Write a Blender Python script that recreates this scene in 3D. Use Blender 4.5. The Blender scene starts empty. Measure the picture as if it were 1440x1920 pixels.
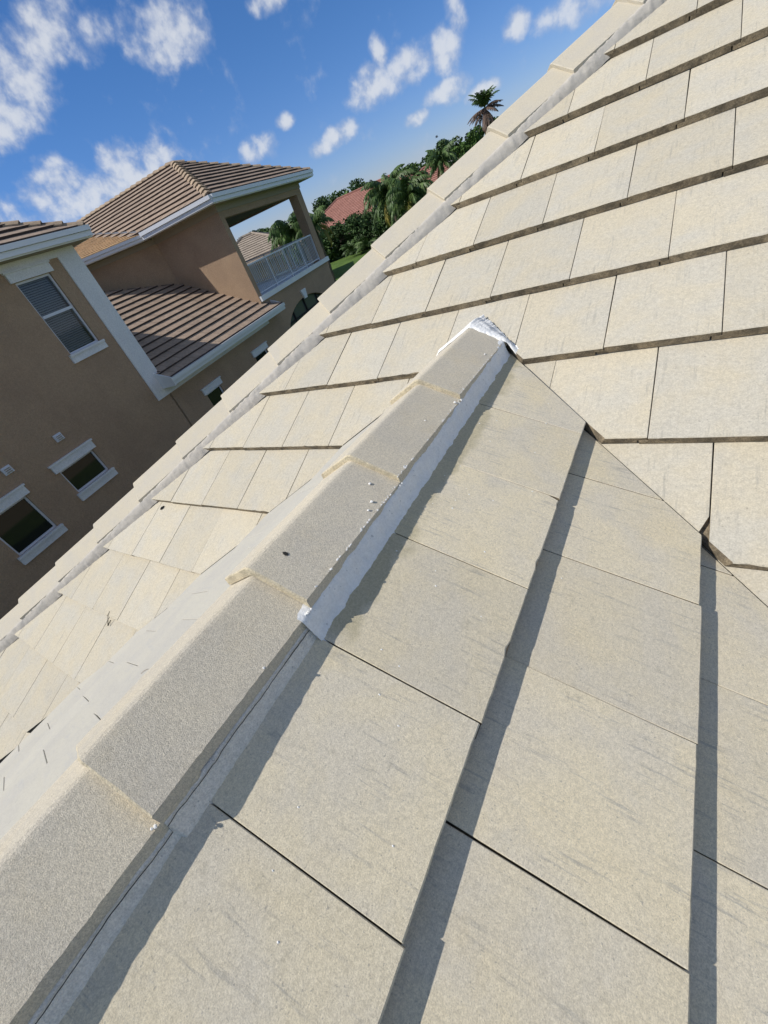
import bpy, bmesh, math, random
from mathutils import Vector, Matrix, noise
rng = random.Random(7)
scn = bpy.context.scene
COL = scn.collection
R = math.radians

# ------------------------------------------------------------------ camera
CAM = Vector((0.38555, -1.47029, 0.75429))
cr = Vector((0.819520, 0.467594, -0.331276))     # image right
cd = Vector((0.072706, -0.658262, -0.749269))    # image down
cf = Vector((-0.568420, 0.589955, -0.573456))    # view direction
cam_data = bpy.data.cameras.new('camera')
cam_data.sensor_fit = 'VERTICAL'
cam_data.sensor_height = 36.0
cam_data.lens = 36.0 * 789.84 / 1920.0
cam_data.clip_start = 0.02
cam_data.clip_end = 3000
cam = bpy.data.objects.new('camera', cam_data)
COL.objects.link(cam)
m = Matrix.Identity(4)
for i in range(3):
    m[i][0] = cr[i]; m[i][1] = -cd[i]; m[i][2] = -cf[i]; m[i][3] = CAM[i]
cam.matrix_world = m
scn.camera = cam

# ------------------------------------------------------------------ light
SUN_AZ = 42.0      # direction in which the light travels, in plan
SUN_EL = 47.0
tr = Vector((math.cos(R(SUN_AZ)) * math.cos(R(SUN_EL)), math.sin(R(SUN_AZ)) * math.cos(R(SUN_EL)), -math.sin(R(SUN_EL))))
sl = bpy.data.lights.new('sun', 'SUN')
sl.energy = 4.0
sl.angle = R(0.53)
sl.color = (1.0, 0.955, 0.88)
sun = bpy.data.objects.new('sun', sl)
COL.objects.link(sun)
sun.rotation_euler = tr.to_track_quat('-Z', 'Y').to_euler()
sun.location = (0, 0, 30)

scn.view_settings.view_transform = 'Standard'
scn.view_settings.look = 'None'
scn.view_settings.gamma = 1
scn.view_settings.exposure = 0.0
scn.view_settings.use_curve_mapping = False
try:
    scn.cycles.max_bounces = 6
    scn.cycles.transparent_max_bounces = 12
except Exception:
    pass


class NT:
    def __init__(s, tree):
        s.t = tree; s.n = tree.nodes; s.l = tree.links
        s.n.clear()

    def new(s, typ, **kw):
        nd = s.n.new(typ)
        for k, v in kw.items():
            setattr(nd, k, v)
        return nd

    def put(s, sock, v):
        if isinstance(v, bpy.types.NodeSocket):
            s.l.new(v, sock)
        elif v is not None:
            if hasattr(sock.default_value, '__len__') and not hasattr(v, '__len__'):
                sock.default_value = [v] * len(sock.default_value)
            elif hasattr(sock.default_value, '__len__') and len(sock.default_value) == 4 and len(v) == 3:
                sock.default_value = (*v, 1)
            else:
                sock.default_value = v

    def math(s, op, a, b=None, c=None, clamp=False):
        nd = s.new('ShaderNodeMath', operation=op, use_clamp=clamp)
        s.put(nd.inputs[0], a)
        if b is not None: s.put(nd.inputs[1], b)
        if c is not None: s.put(nd.inputs[2], c)
        return nd.outputs[0]

    def vec(s, op, a, b=None, scale=None):
        nd = s.new('ShaderNodeVectorMath', operation=op)
        s.put(nd.inputs[0], a)
        if b is not None: s.put(nd.inputs[1], b)
        if scale is not None: s.put(nd.inputs['Scale'], scale)
        return nd.outputs['Value'] if op in ('DOT_PRODUCT', 'LENGTH', 'DISTANCE') else nd.outputs['Vector']

    def noise(s, vec, scale, detail=3, rough=0.55, dist=0.0):
        nd = s.new('ShaderNodeTexNoise')
        s.put(nd.inputs['Vector'], vec); nd.inputs['Scale'].default_value = scale
        nd.inputs['Detail'].default_value = detail; nd.inputs['Roughness'].default_value = rough
        nd.inputs['Distortion'].default_value = dist
        return nd.outputs['Fac']

    def step(s, v, a, b, c=0.0, d=1.0):
        nd = s.new('ShaderNodeMapRange')
        nd.interpolation_type = 'SMOOTHSTEP'
        s.put(nd.inputs['Value'], v)
        for k, x in zip(('From Min', 'From Max', 'To Min', 'To Max'), (a, b, c, d)):
            s.put(nd.inputs[k], x)
        return nd.outputs['Result']

    def mix(s, f, a, b):
        nd = s.new('ShaderNodeMix', data_type='RGBA')
        s.put(nd.inputs[0], f); s.put(nd.inputs[6], a); s.put(nd.inputs[7], b)
        return nd.outputs[2]


# ------------------------------------------------------------------ sky with cumulus clouds
world = bpy.data.worlds.new('World')
scn.world = world
world.use_nodes = True
w = NT(world.node_tree)
sky = w.new('ShaderNodeTexSky', sky_type='NISHITA')
sky.sun_disc = False
sky.sun_elevation = R(SUN_EL)
sky.sun_rotation = math.atan2(-tr.x, -tr.y)
sky.air_density = 1.0
sky.dust_density = 0.0
sky.ozone_density = 4.0
sky.altitude = 10
dirv = w.new('ShaderNodeTexCoord').outputs['Generated']
dirn = w.vec('NORMALIZE', dirv)
# each cloud: azimuth, elevation, half width, half height (degrees), tilt
CLOUDS = [(143.6, 18.2, 3.6, 1.7, 0), (147.2, 16.6, 2.6, 1.9, 0), (150.0, 14.6, 2.6, 1.3, 0), (140.6, 17.8, 2.0, 1.2, 0),
          (136.4, 16.8, 2.0, 1.5, 0), (133.3, 16.3, 2.4, 1.8, 0), (134.8, 15.3, 1.8, 0.9, 0),
          (118.0, 7.9, 2.3, 1.3, 0), (115.2, 7.7, 3.0, 1.2, 0.1), (111.0, 8.0, 1.3, 1.5, 0), (109.6, 9.4, 0.9, 1.2, 0), (116.8, 9.6, 0.7, 1.1, 0),
          (111.4, 4.9, 2.0, 0.8, 0), (108.4, 3.9, 1.4, 0.6, 0), (104.7, 7.0, 1.0, 0.9, 0), (114.6, 4.2, 1.2, 0.5, 0),
          (122.6, 5.6, 1.6, 0.8, 0.15), (130.6, 7.2, 1.7, 1.0, 0), (127.0, 8.3, 0.9, 0.6, 0), (124.4, 5.2, 1.4, 0.6, 0),
          (149.9, 10.2, 2.6, 1.7, 0), (143.2, 9.8, 2.2, 1.7, 0), (140.7, 9.7, 1.5, 1.2, 0), (147.0, 8.7, 4.8, 1.3, 0),
          (125.2, 15.6, 1.6, 0.7, 0), (100.0, 6.2, 2.8, 1.0, 0), (158, 9, 4, 2, 0), (166, 17, 6, 2.5, 0), (92, 12, 4, 2, 0)]
big = w.noise(dirn, 16, 5, 0.6)
fine = w.noise(dirn, 42, 4, 0.52, 0.15)
acc = None
for az, el, hw, hh, tilt in CLOUDS:
    a, e = R(az), R(el)
    c = Vector((math.cos(a) * math.cos(e), math.sin(a) * math.cos(e), math.sin(e)))
    ax = Vector((math.sin(a), -math.cos(a), 0))
    ay = ax.cross(c)
    if ay.z < 0: ay = -ay
    ax2 = ax * math.cos(tilt) + ay * math.sin(tilt)
    ay2 = ay * math.cos(tilt) - ax * math.sin(tilt)
    df = w.vec('SUBTRACT', dirn, tuple(c))
    u = w.vec('DOT_PRODUCT', df, tuple(ax2 / R(hw)))
    v = w.vec('DOT_PRODUCT', df, tuple(ay2 / R(hh)))
    q = w.math('ADD', w.math('MULTIPLY', u, u), w.math('MULTIPLY', v, v))
    front = w.vec('DOT_PRODUCT', dirn, tuple(c))
    s_ = w.math('SUBTRACT', 1.0, w.math('MULTIPLY', q, 0.42))
    s_ = w.math('MULTIPLY', s_, w.math('GREATER_THAN', front, 0.5))
    acc = s_ if acc is None else w.math('MAXIMUM', acc, s_)
# clouds of the same kind out of view, thickened to add fill light
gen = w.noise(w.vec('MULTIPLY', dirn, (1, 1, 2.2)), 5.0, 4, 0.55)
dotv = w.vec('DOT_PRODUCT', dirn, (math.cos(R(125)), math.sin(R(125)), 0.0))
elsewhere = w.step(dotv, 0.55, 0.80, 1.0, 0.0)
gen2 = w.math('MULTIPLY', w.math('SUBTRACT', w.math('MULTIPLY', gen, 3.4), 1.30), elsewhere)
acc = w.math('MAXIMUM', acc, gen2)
dens = w.math('ADD', acc, w.math('MULTIPLY', w.math('SUBTRACT', big, 0.5), 2.2))
dens = w.math('ADD', dens, w.math('MULTIPLY', w.math('SUBTRACT', fine, 0.5), 1.15))
cov = w.step(dens, 0.12, 1.20, 0.0, 0.84)
core = w.step(w.math('ADD', dens, w.math('MULTIPLY', w.math('SUBTRACT', fine, 0.5), 1.2)), 0.3, 1.15)
ccol = w.mix(core, (5.0, 5.8, 7.5), (8.6, 8.9, 9.4))
sz = w.new('ShaderNodeSeparateXYZ'); w.put(sz.inputs[0], dirn)
above = w.step(sz.outputs['Z'], 0.0, 0.05)
hs = w.new('ShaderNodeHueSaturation'); hs.inputs['Saturation'].default_value = 1.12
w.l.new(sky.outputs['Color'], hs.inputs['Color'])
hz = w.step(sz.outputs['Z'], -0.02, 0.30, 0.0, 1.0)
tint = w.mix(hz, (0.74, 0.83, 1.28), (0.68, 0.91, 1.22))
tint = w.mix(w.step(sz.outputs['Z'], 0.30, 0.70, 0.0, 1.0), tint, (1.45, 1.22, 1.02))  # sky above the view tinted whiter and brighter to lift the shadows
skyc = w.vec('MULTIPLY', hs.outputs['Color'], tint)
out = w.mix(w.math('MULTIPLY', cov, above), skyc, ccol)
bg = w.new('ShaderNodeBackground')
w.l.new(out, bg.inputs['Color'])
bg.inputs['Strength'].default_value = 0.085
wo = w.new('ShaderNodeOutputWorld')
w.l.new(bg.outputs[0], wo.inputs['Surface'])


# ------------------------------------------------------------------ materials
def mat(name, col, col2=None, ns=4.0, streak=None, speck=None, spcol=(0.2, 0.19, 0.17), spamt=0.6, rough=0.9, bump=0.0, bscale=200.0,
        rv=0.0, stain=None, metallic=0.0, wet=False, coord='Object', grain=0.0, gscale=350.0, spec=0.3, bdist=0.002):
    mt = bpy.data.materials.new(name)
    mt.use_nodes = True
    t = NT(mt.node_tree)
    tc = t.new('ShaderNodeTexCoord').outputs[coord]
    rnd = t.new('ShaderNodeObjectInfo').outputs['Random']
    off = t.new('ShaderNodeCombineXYZ')
    t.put(off.inputs[0], t.math('MULTIPLY', rnd, 37.0)); t.put(off.inputs[1], t.math('MULTIPLY', rnd, 91.0))
    p = t.vec('ADD', tc, off.outputs[0])
    c = col
    if col2:
        c = t.mix(t.step(t.noise(p, ns, 4, 0.6, 0.3), 0.35, 0.68), col, col2)
    if streak:
        sc_, scol, amt = streak
        n = t.noise(t.vec('MULTIPLY', p, sc_), 1.0, 4, 0.65)
        n2 = t.noise(p, ns * 1.7, 2)
        f = t.math('MULTIPLY', t.step(n, 0.52, 0.72), t.step(n2, 0.4, 0.62, 0.15, 1.0))
        c = t.mix(t.math('MULTIPLY', f, amt), c, scol)
    if stain:
        for st_s, lo, hi, stc, amt in (stain if isinstance(stain, list) else [stain]):
            c = t.mix(t.math('MULTIPLY', t.step(t.noise(t.vec('ADD', p, (st_s, 3.0, 1.0)), st_s, 6, 0.68), lo, hi), amt), c, stc)
    if speck:
        c = t.mix(t.math('MULTIPLY', t.step(t.noise(p, speck, 2, 0.5), 0.66, 0.74), spamt), c, spcol)
    if wet:                                    # olive water mark left beside the fresh mortar
        gp = t.new('ShaderNodeNewGeometry').outputs['Position']
        sx = t.new('ShaderNodeSeparateXYZ'); t.put(sx.inputs[0], gp)
        wob = t.math('MULTIPLY', t.math('SUBTRACT', t.noise(gp, 9, 3, 0.5), 0.5), 0.14)
        e1 = t.step(t.math('ADD', sx.outputs['X'], wob), -0.178, -0.150, 1.0, 0.0)
        e2 = t.step(t.math('ADD', sx.outputs['Y'], wob), -1.20, -1.14, 0.0, 1.0)
        c = t.mix(t.math('MULTIPLY', t.math('MULTIPLY', e1, e2), 0.6), c, (0.42, 0.37, 0.23))
    if grain:
        g = t.step(t.noise(p, gscale, 3, 0.7), 0.3, 0.7, 1.0 - grain, 1.0 + grain)
        g = t.math('MULTIPLY', g, t.step(t.noise(p, gscale * 0.36, 2, 0.6), 0.3, 0.7, 1.0 - grain * 0.5, 1.0 + grain * 0.5))
        mm = t.new('ShaderNodeVectorMath', operation='SCALE')
        t.put(mm.inputs[0], c); t.put(mm.inputs['Scale'], g)
        c = mm.outputs['Vector']
    if rv:
        g = t.math('ADD', 1.0 - rv / 2, t.math('MULTIPLY', rnd, rv))
        mm = t.new('ShaderNodeVectorMath', operation='SCALE')
        t.put(mm.inputs[0], c); t.put(mm.inputs['Scale'], g)
        c = mm.outputs['Vector']
    b = t.new('ShaderNodeBsdfPrincipled')
    t.put(b.inputs['Base Color'], c)
    b.inputs['Roughness'].default_value = rough
    b.inputs['Metallic'].default_value = metallic
    b.inputs['Specular IOR Level'].default_value = spec
    if bump:
        bn = t.new('ShaderNodeBump')
        bn.inputs['Strength'].default_value = bump
        bn.inputs['Distance'].default_value = bdist
        t.put(bn.inputs['Height'], t.noise(p, bscale, 4, 0.7))
        t.l.new(bn.outputs[0], b.inputs['Normal'])
    o = t.new('ShaderNodeOutputMaterial')
    t.l.new(b.outputs[0], o.inputs['Surface'])
    return mt


CREAM = (0.585, 0.52, 0.395)
m_cream = mat('cream_roof_tile', CREAM, (0.55, 0.51, 0.425), 5.0, ((105, 6, 20), (0.36, 0.34, 0.29), 0.6), 120, (0.22, 0.20, 0.17), 0.5,
              0.92, 0.5, 260, 0.12, stain=[(4.5, 0.55, 0.76, (0.44, 0.42, 0.38), 0.35), (3.0, 0.52, 0.74, (0.58, 0.50, 0.35), 0.4), (38.0, 0.64, 0.76, (0.33, 0.29, 0.21), 0.45)], grain=0.12, gscale=240)
m_grey = mat('weathered_roof_tile', (0.72, 0.63, 0.455), (0.66, 0.595, 0.475), 5.0, ((120, 8, 20), (0.35, 0.335, 0.30), 0.7), 210, (0.32, 0.30, 0.26), 0.6,
             0.92, 0.45, 420, 0.12, stain=[(3.0, 0.5, 0.75, (0.72, 0.60, 0.38), 0.45), (7.0, 0.54, 0.74, (0.47, 0.445, 0.40), 0.32), (26.0, 0.60, 0.74, (0.40, 0.36, 0.27), 0.4)], grain=0.15, gscale=430, wet=True)
m_pale = mat('pale_roof_tile', (0.55, 0.52, 0.445), (0.51, 0.485, 0.43), 6.0, ((50, 8, 20), (0.42, 0.42, 0.42), 0.4), 90, (0.3, 0.3, 0.3), 0.3,
             0.92, 0.25, 300, 0.05, grain=0.07)
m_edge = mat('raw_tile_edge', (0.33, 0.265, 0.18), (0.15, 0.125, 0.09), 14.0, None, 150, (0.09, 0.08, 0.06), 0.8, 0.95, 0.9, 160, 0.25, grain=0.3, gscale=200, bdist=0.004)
m_capA = mat('cream_ridge_tile', (0.595, 0.53, 0.41), (0.56, 0.51, 0.42), 7.0, ((60, 8, 20), (0.46, 0.43, 0.37), 0.35), 120, (0.3, 0.27, 0.22), 0.35,
             0.92, 0.3, 300, 0.06, grain=0.08)
m_capB = mat('sandy_grey_ridge_tile', (0.70, 0.625, 0.49), (0.64, 0.58, 0.475), 5.0, None, 330, (0.34, 0.31, 0.26), 0.45,
             0.95, 0.8, 520, 0.05, stain=(7.0, 0.5, 0.8, (0.68, 0.57, 0.38), 0.5), grain=0.20, gscale=500, bdist=0.003)
m_capBedge = mat('yellowed_cap_edge', (0.66, 0.57, 0.40), (0.52, 0.45, 0.32), 18.0, None, 130, (0.3, 0.26, 0.2), 0.6, 0.95, 0.9, 150, 0, grain=0.2, gscale=300, bdist=0.004)
m_mortar = mat('old_grey_mortar', (0.63, 0.575, 0.495), (0.55, 0.51, 0.45), 7.0, ((12, 12, 70), (0.42, 0.40, 0.36), 0.55), 110, (0.34, 0.32, 0.29), 0.3, 0.95, 0.5, 80, 0,
               grain=0.04, gscale=160, bdist=0.004)
m_oldb = mat('old_cream_mortar', (0.86, 0.80, 0.70), (0.78, 0.735, 0.65), 8.0, None, 160, (0.3, 0.28, 0.25), 0.5, 0.95, 0.8, 220, 0, grain=0.15, bdist=0.003)
m_fresh = mat('fresh_white_mortar', (0.93, 0.92, 0.89), (0.86, 0.86, 0.85), 10.0, ((60, 14, 40), (0.70, 0.71, 0.72), 0.5), 95, (0.45, 0.46, 0.47), 0.6, 0.95, 0.6, 75, 0, stain=(9.0, 0.60, 0.74, (0.70, 0.64, 0.50), 0.35), grain=0.06, gscale=190, bdist=0.004)
m_white = mat('white_mortar_crumb', (0.82, 0.81, 0.78), rough=0.9)
m_dark = mat('dark_underlay', (0.035, 0.033, 0.03), rough=1.0)
m_stucco = mat('beige_stucco', (0.45, 0.315, 0.21), (0.40, 0.278, 0.188), 1.2, None, 30, (0.3, 0.215, 0.15), 0.4, 0.95, 1.0, 45, 0, grain=0.12, gscale=60, bdist=0.02)
m_band = mat('white_stucco_trim', (0.80, 0.80, 0.80), (0.74, 0.745, 0.76), 2.0, None, None, rough=0.95, bump=0.8, bscale=60, grain=0.1, gscale=70, bdist=0.01)
m_fascia = mat('white_painted_fascia', (0.80, 0.81, 0.82), (0.74, 0.75, 0.77), 1.5, rough=0.45, spec=0.5)
m_gutter = mat('white_aluminium_gutter', (0.72, 0.74, 0.78), rough=0.3, spec=0.5)
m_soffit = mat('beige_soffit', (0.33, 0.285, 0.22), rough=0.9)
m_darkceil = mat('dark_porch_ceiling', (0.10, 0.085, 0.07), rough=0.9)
m_btile = mat('tan_brown_roof_tile', (0.40, 0.30, 0.225), (0.32, 0.24, 0.18), 1.6, None, 6, (0.2, 0.15, 0.12), 0.4, 0.9, 0.5, 40, 0.05, stain=(2.0, 0.5, 0.75, (0.46, 0.355, 0.26), 0.5), grain=0.12, gscale=14)
m_otile = mat('orange_tan_roof_tile', (0.52, 0.33, 0.17), (0.44, 0.28, 0.15), 2.0, rough=0.9, grain=0.2, gscale=14)
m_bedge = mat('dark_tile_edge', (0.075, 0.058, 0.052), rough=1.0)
m_bcap = mat('tan_ridge_cap', (0.42, 0.32, 0.22), (0.36, 0.27, 0.19), 4.0, rough=0.9, rv=0.2, grain=0.15, gscale=30)
m_flash = mat('grey_valley_flashing', (0.20, 0.20, 0.21), rough=0.5)
m_alum = mat('white_railing', (0.66, 0.69, 0.75), rough=0.4, spec=0.5)
m_screen = mat('dark_window_screen', (0.055, 0.065, 0.07), rough=0.25, spec=0.6)
m_blind = mat('pale_blind', (0.62, 0.66, 0.68), rough=0.7)
m_red = mat('red_clay_roof_tile', (0.42, 0.205, 0.16), (0.36, 0.17, 0.13), 0.9, rough=0.9, grain=0.2, gscale=8)
m_tan2 = mat('far_tan_roof_tile', (0.40, 0.33, 0.26), (0.33, 0.27, 0.215), 1.2, rough=0.9, grain=0.15, gscale=8)
m_rededge = mat('dark_red_tile_edge', (0.20, 0.075, 0.055), rough=1.0)
m_tanedge = mat('dark_tan_tile_edge', (0.16, 0.13, 0.10), rough=1.0)
m_wall2 = mat('mauve_stucco', (0.30, 0.225, 0.20), rough=0.95)
m_wallown = mat('own_house_stucco', (0.45, 0.36, 0.26), rough=0.95, bump=0.5, bscale=60)
m_grass = mat('lawn_grass', (0.10, 0.165, 0.03), (0.07, 0.125, 0.024), 0.6, None, 14, (0.10, 0.17, 0.03), 0.5, 0.95, 0.6, 40, 0, grain=0.3, gscale=9, bdist=0.05)
m_leafd = mat('dark_leaf', (0.045, 0.085, 0.024), (0.065, 0.115, 0.032), 0.5, rough=0.6, grain=0.4, gscale=1.4)
m_leafg = mat('green_leaf', (0.085, 0.155, 0.030), (0.058, 0.115, 0.026), 0.6, rough=0.6, grain=0.4, gscale=1.4)
m_leafb = mat('blue_green_leaf', (0.055, 0.095, 0.060), (0.04, 0.075, 0.045), 0.6, rough=0.6, grain=0.3, gscale=1.4)
m_palm = mat('palm_frond', (0.09, 0.145, 0.038), (0.062, 0.11, 0.032), 0.8, rough=0.5, grain=0.3, gscale=2)
m_palmy = mat('yellowed_frond', (0.30, 0.24, 0.045), (0.18, 0.18, 0.04), 1.0, rough=0.6)
m_palmbr = mat('dead_brown_frond', (0.17, 0.115, 0.085), (0.11, 0.075, 0.06), 1.0, rough=0.8)
m_trunk = mat('grey_bark', (0.16, 0.13, 0.10), (0.11, 0.09, 0.07), 3.0, rough=0.95)
m_twig = mat('dry_twig', (0.26, 0.20, 0.14), rough=0.9)
m_pink = mat('bird_dark_plumage', (0.03, 0.03, 0.035), rough=0.8)


def glass(name, col, rough=0.05):
    mt = bpy.data.materials.new(name); mt.use_nodes = True
    t = NT(mt.node_tree)
    b = t.new('ShaderNodeBsdfPrincipled')
    t.put(b.inputs['Base Color'], col); b.inputs['Roughness'].default_value = rough
    b.inputs['Specular IOR Level'].default_value = 0.8
    b.inputs['Alpha'].default_value = 0.3
    o = t.new('ShaderNodeOutputMaterial'); t.l.new(b.outputs[0], o.inputs['Surface'])
    return mt


m_glass = glass('window_glass', (0.03, 0.04, 0.04))
m_gdark = mat('dark_reflective_glass', (0.016, 0.018, 0.017), rough=0.04, spec=0.45)


# ------------------------------------------------------------------ helpers
def link(o, parent=None):
    COL.objects.link(o)
    if parent is not None:
        o.parent = parent
    return o


def empty(name, loc, rz=0.0, label=None, cat=None, group=None, kind=None):
    o = bpy.data.objects.new(name, None)
    o.location = loc; o.rotation_euler = (0, 0, rz); o.empty_display_size = 0.2
    COL.objects.link(o)
    return tag(o, label, cat, group, kind)


def tag(o, label=None, cat=None, group=None, kind=None):
    if label: o['label'] = label
    if cat: o['category'] = cat
    if group: o['group'] = group
    if kind: o['kind'] = kind
    return o


def mesh(name, verts, faces, mats, parent=None, midx=None, smooth=False, mw=None, kind=None):
    me = bpy.data.meshes.new(name)
    me.from_pydata([tuple(v) for v in verts], [], faces)
    if not isinstance(mats, (list, tuple)): mats = [mats]
    for x in mats: me.materials.append(x)
    if midx: me.polygons.foreach_set('material_index', midx)
    if smooth: me.polygons.foreach_set('use_smooth', [True] * len(me.polygons))
    me.update()
    o = bpy.data.objects.new(name, me)
    if mw is not None: o.matrix_world = mw
    link(o, parent)
    if kind: o['kind'] = kind
    return o


class MB:
    """collects boxes and prisms into one mesh"""
    def __init__(s): s.v = []; s.f = []; s.m = []

    def add(s, vs, fs, mi=0):
        n = len(s.v); s.v += [tuple(v) for v in vs]; s.f += [tuple(n + i for i in f) for f in fs]
        s.m += [mi] * len(fs) if isinstance(mi, int) else list(mi)

    def box(s, x0, x1, y0, y1, z0, z1, mi=0):
        s.add([(x0, y0, z0), (x1, y0, z0), (x1, y1, z0), (x0, y1, z0), (x0, y0, z1), (x1, y0, z1), (x1, y1, z1), (x0, y1, z1)],
              [(0, 3, 2, 1), (4, 5, 6, 7), (0, 1, 5, 4), (1, 2, 6, 5), (2, 3, 7, 6), (3, 0, 4, 7)], mi)

    def obox(s, o, ax, ay, az, mi=0):
        o, ax, ay, az = Vector(o), Vector(ax), Vector(ay), Vector(az)
        s.add([o, o + ax, o + ax + ay, o + ay, o + az, o + ax + az, o + ax + ay + az, o + ay + az],
              [(0, 3, 2, 1), (4, 5, 6, 7), (0, 1, 5, 4), (1, 2, 6, 5), (2, 3, 7, 6), (3, 0, 4, 7)], mi)

    def prism(s, pts, ext, mi=0):
        n = len(pts); ext = Vector(ext)
        vs = [Vector(p) for p in pts] + [Vector(p) + ext for p in pts]
        s.add(vs, [tuple(range(n))[::-1], tuple(range(n, 2 * n))] + [(i, (i + 1) % n, n + (i + 1) % n, n + i) for i in range(n)], mi)

    def build(s, name, mats, parent=None, smooth=False, mw=None, kind=None):
        return mesh(name, s.v, s.f, mats, parent, s.m, smooth, mw, kind)


def tube(pts, rad, seg=6):
    vs, fs = [], []
    pts = [Vector(p) for p in pts]
    if not isinstance(rad, (list, tuple)): rad = [rad] * len(pts)
    for i, p in enumerate(pts):
        d = (pts[min(i + 1, len(pts) - 1)] - pts[max(i - 1, 0)]).normalized()
        a = d.cross(Vector((0, 0, 1)))
        if a.length < 1e-3: a = d.cross(Vector((1, 0, 0)))
        a.normalize(); b = d.cross(a)
        for k in range(seg):
            t = 2 * math.pi * k / seg
            vs.append(p + (a * math.cos(t) + b * math.sin(t)) * rad[i])
    for i in range(len(pts) - 1):
        for k in range(seg):
            k2 = (k + 1) % seg
            fs.append((i * seg + k, i * seg + k2, (i + 1) * seg + k2, (i + 1) * seg + k))
    fs.append(tuple(range(seg))[::-1]); fs.append(tuple((len(pts) - 1) * seg + k for k in range(seg)))
    return vs, fs


def frame(o, x, y, z):
    mw = Matrix.Identity(4)
    for i in range(3):
        mw[i][0] = x[i]; mw[i][1] = y[i]; mw[i][2] = z[i]; mw[i][3] = o[i]
    return mw


# ------------------------------------------------------------------ roof geometry of the near house
PM = R(26.3093); PP = R(26.1477)
E_ = 0.37135; W_ = 0.33
SM, UM, SP, VP = -0.195784, -1.353215, -0.241801, 0.519735
XR = -0.375                                   # ridge of the small gable wing
TH = 0.036                                    # tile thickness / step
cM, sM_ = math.cos(PM), math.sin(PM)
cP, sP_ = math.cos(PP), math.sin(PP)
TM, TP = math.tan(PM), math.tan(PP)
GROUND = CAM.z - 4.8
nM = Vector((0, -sM_, cM)); uMv = Vector((0, cM, sM_))
nP = Vector((sP_, 0, cP)); uPv = Vector((-cP, 0, sP_))
nL = Vector((-sP_, 0, cP)); uLv = Vector((cP, 0, sP_))
ZR = -XR * TP                                 # ridge height
HIPB = 2.15                                   # hip line: y = x + HIPB

house = empty('tiled_house', (0, 0, GROUND), 0, 'house in the foreground under cream flat concrete roof tiles with a mortared ridge', 'house')
house_inv = Matrix.Translation((0, 0, -GROUND))


def own(o):
    o.parent = house
    o.matrix_parent_inverse = house_inv
    return o


def tile_mesh(W, L, t, rn, nseg=16, gap=0.0034, lapL=0.028, chip=0.0003, fall=TH):
    """flat interlocking concrete tile: x across, y up the slope from the butt edge, z out of the roof"""
    bv = 0.0014
    g = gap / 2 + 0.0004
    top = []
    for i in range(nseg + 1):
        x = g + bv + (W - 2 * g - 2 * bv) * i / nseg
        top.append([x, 0.0])
    prof = [(g, -bv)] + [(x, 0.0) for x, _ in top] + [(W - g, -bv), (W - g, -t * 0.5), (W - g - lapL, -t * 0.5), (W - g - lapL, -t),
            (-lapL + 0.004, -t), (-lapL + 0.004, -t * 0.52), (g, -t * 0.52)]
    n = len(prof)
    drop = fall * (L / E_)
    vs, fs, mi = [], [], []
    jit = [rn.gauss(0, chip) for _ in range(n)]
    for k in range(1, n - 7):
        if rn.random() < 0.035: jit[k] += rn.uniform(0.0015, 0.005)
    rings = [(0.0, 0.0025), (0.003, 0.0), (L, 0.0)]
    for ri, (y, low) in enumerate(rings):
        for k, (x, z) in enumerate(prof):
            zz = z - (low if (z > -0.004) else 0.0) - drop * y / L
            yy = y + (jit[k] if ri < 2 and 1 <= k <= nseg + 1 else 0)
            if ri == 2 and z > -t * 0.6: pass
            if ri == 0 and z > -0.004: zz += rn.gauss(0, 0.0005)
            vs.append((x, yy, zz))
    for r in range(2):
        for k in range(n):
            k2 = (k + 1) % n
            fs.append((r * n + k, r * n + k2, (r + 1) * n + k2, (r + 1) * n + k))
            on_top = k <= nseg + 1
            mi.append(0 if on_top else 1)
    fs = [f[::-1] for f in fs]
    fs = [f[::-1] for f in fs]
    fs.append(tuple(range(n))); mi.append(1)
    fs.append(tuple(range(2 * n, 3 * n))[::-1]); mi.append(1)
    return vs, fs, mi


def put_tile(origin, ux, uy, uz, W, L, planes, mats, rn, name='roof_tile', t=TH - 0.003, jitter=1.0, gap=None, fall=TH):
    if gap is None: gap = rn.uniform(0.0008, 0.0019)
    vs, fs, mi = tile_mesh(W, L, t, rn, gap=gap, fall=fall)
    bm = bmesh.new()
    bv = [bm.verts.new(v) for v in vs]
    for f, i in zip(fs, mi):
        fc = bm.faces.new([bv[k] for k in f]); fc.material_index = i
    bmesh.ops.recalc_face_normals(bm, faces=bm.faces[:])
    rot = Matrix.Rotation(rn.gauss(0, 0.0022) * jitter, 4, 'Z')
    mw = frame(origin + uy * rn.gauss(0, 0.0015) * jitter + uz * rn.uniform(-0.0008, 0.0008), ux, uy, uz) @ rot
    inv = mw.inverted()
    for co, no in planes:                     # keep the side the normal points to
        lc = inv @ Vector(co); ln = (inv.to_3x3() @ Vector(no)).normalized()
        r = bmesh.ops.bisect_plane(bm, geom=bm.verts[:] + bm.edges[:] + bm.faces[:], plane_co=lc, plane_no=ln, clear_inner=True)
        ce = [g for g in r['geom_cut'] if isinstance(g, bmesh.types.BMEdge) and g.is_valid]
        if ce:
            rr = bmesh.ops.holes_fill(bm, edges=ce, sides=0)
            for f in rr['faces']: f.material_index = 1
        if not bm.faces: break
    area = sum(f.calc_area() for f in bm.faces)
    if not bm.faces or area < 0.004:
        bm.free(); return None
    me = bpy.data.meshes.new(name)
    bm.to_mesh(me); bm.free()
    for x in mats: me.materials.append(x)
    o = bpy.data.objects.new(name, me)
    o.matrix_world = mw
    COL.objects.link(o)
    o.parent = house; o.matrix_parent_inverse = house_inv
    return o


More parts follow.
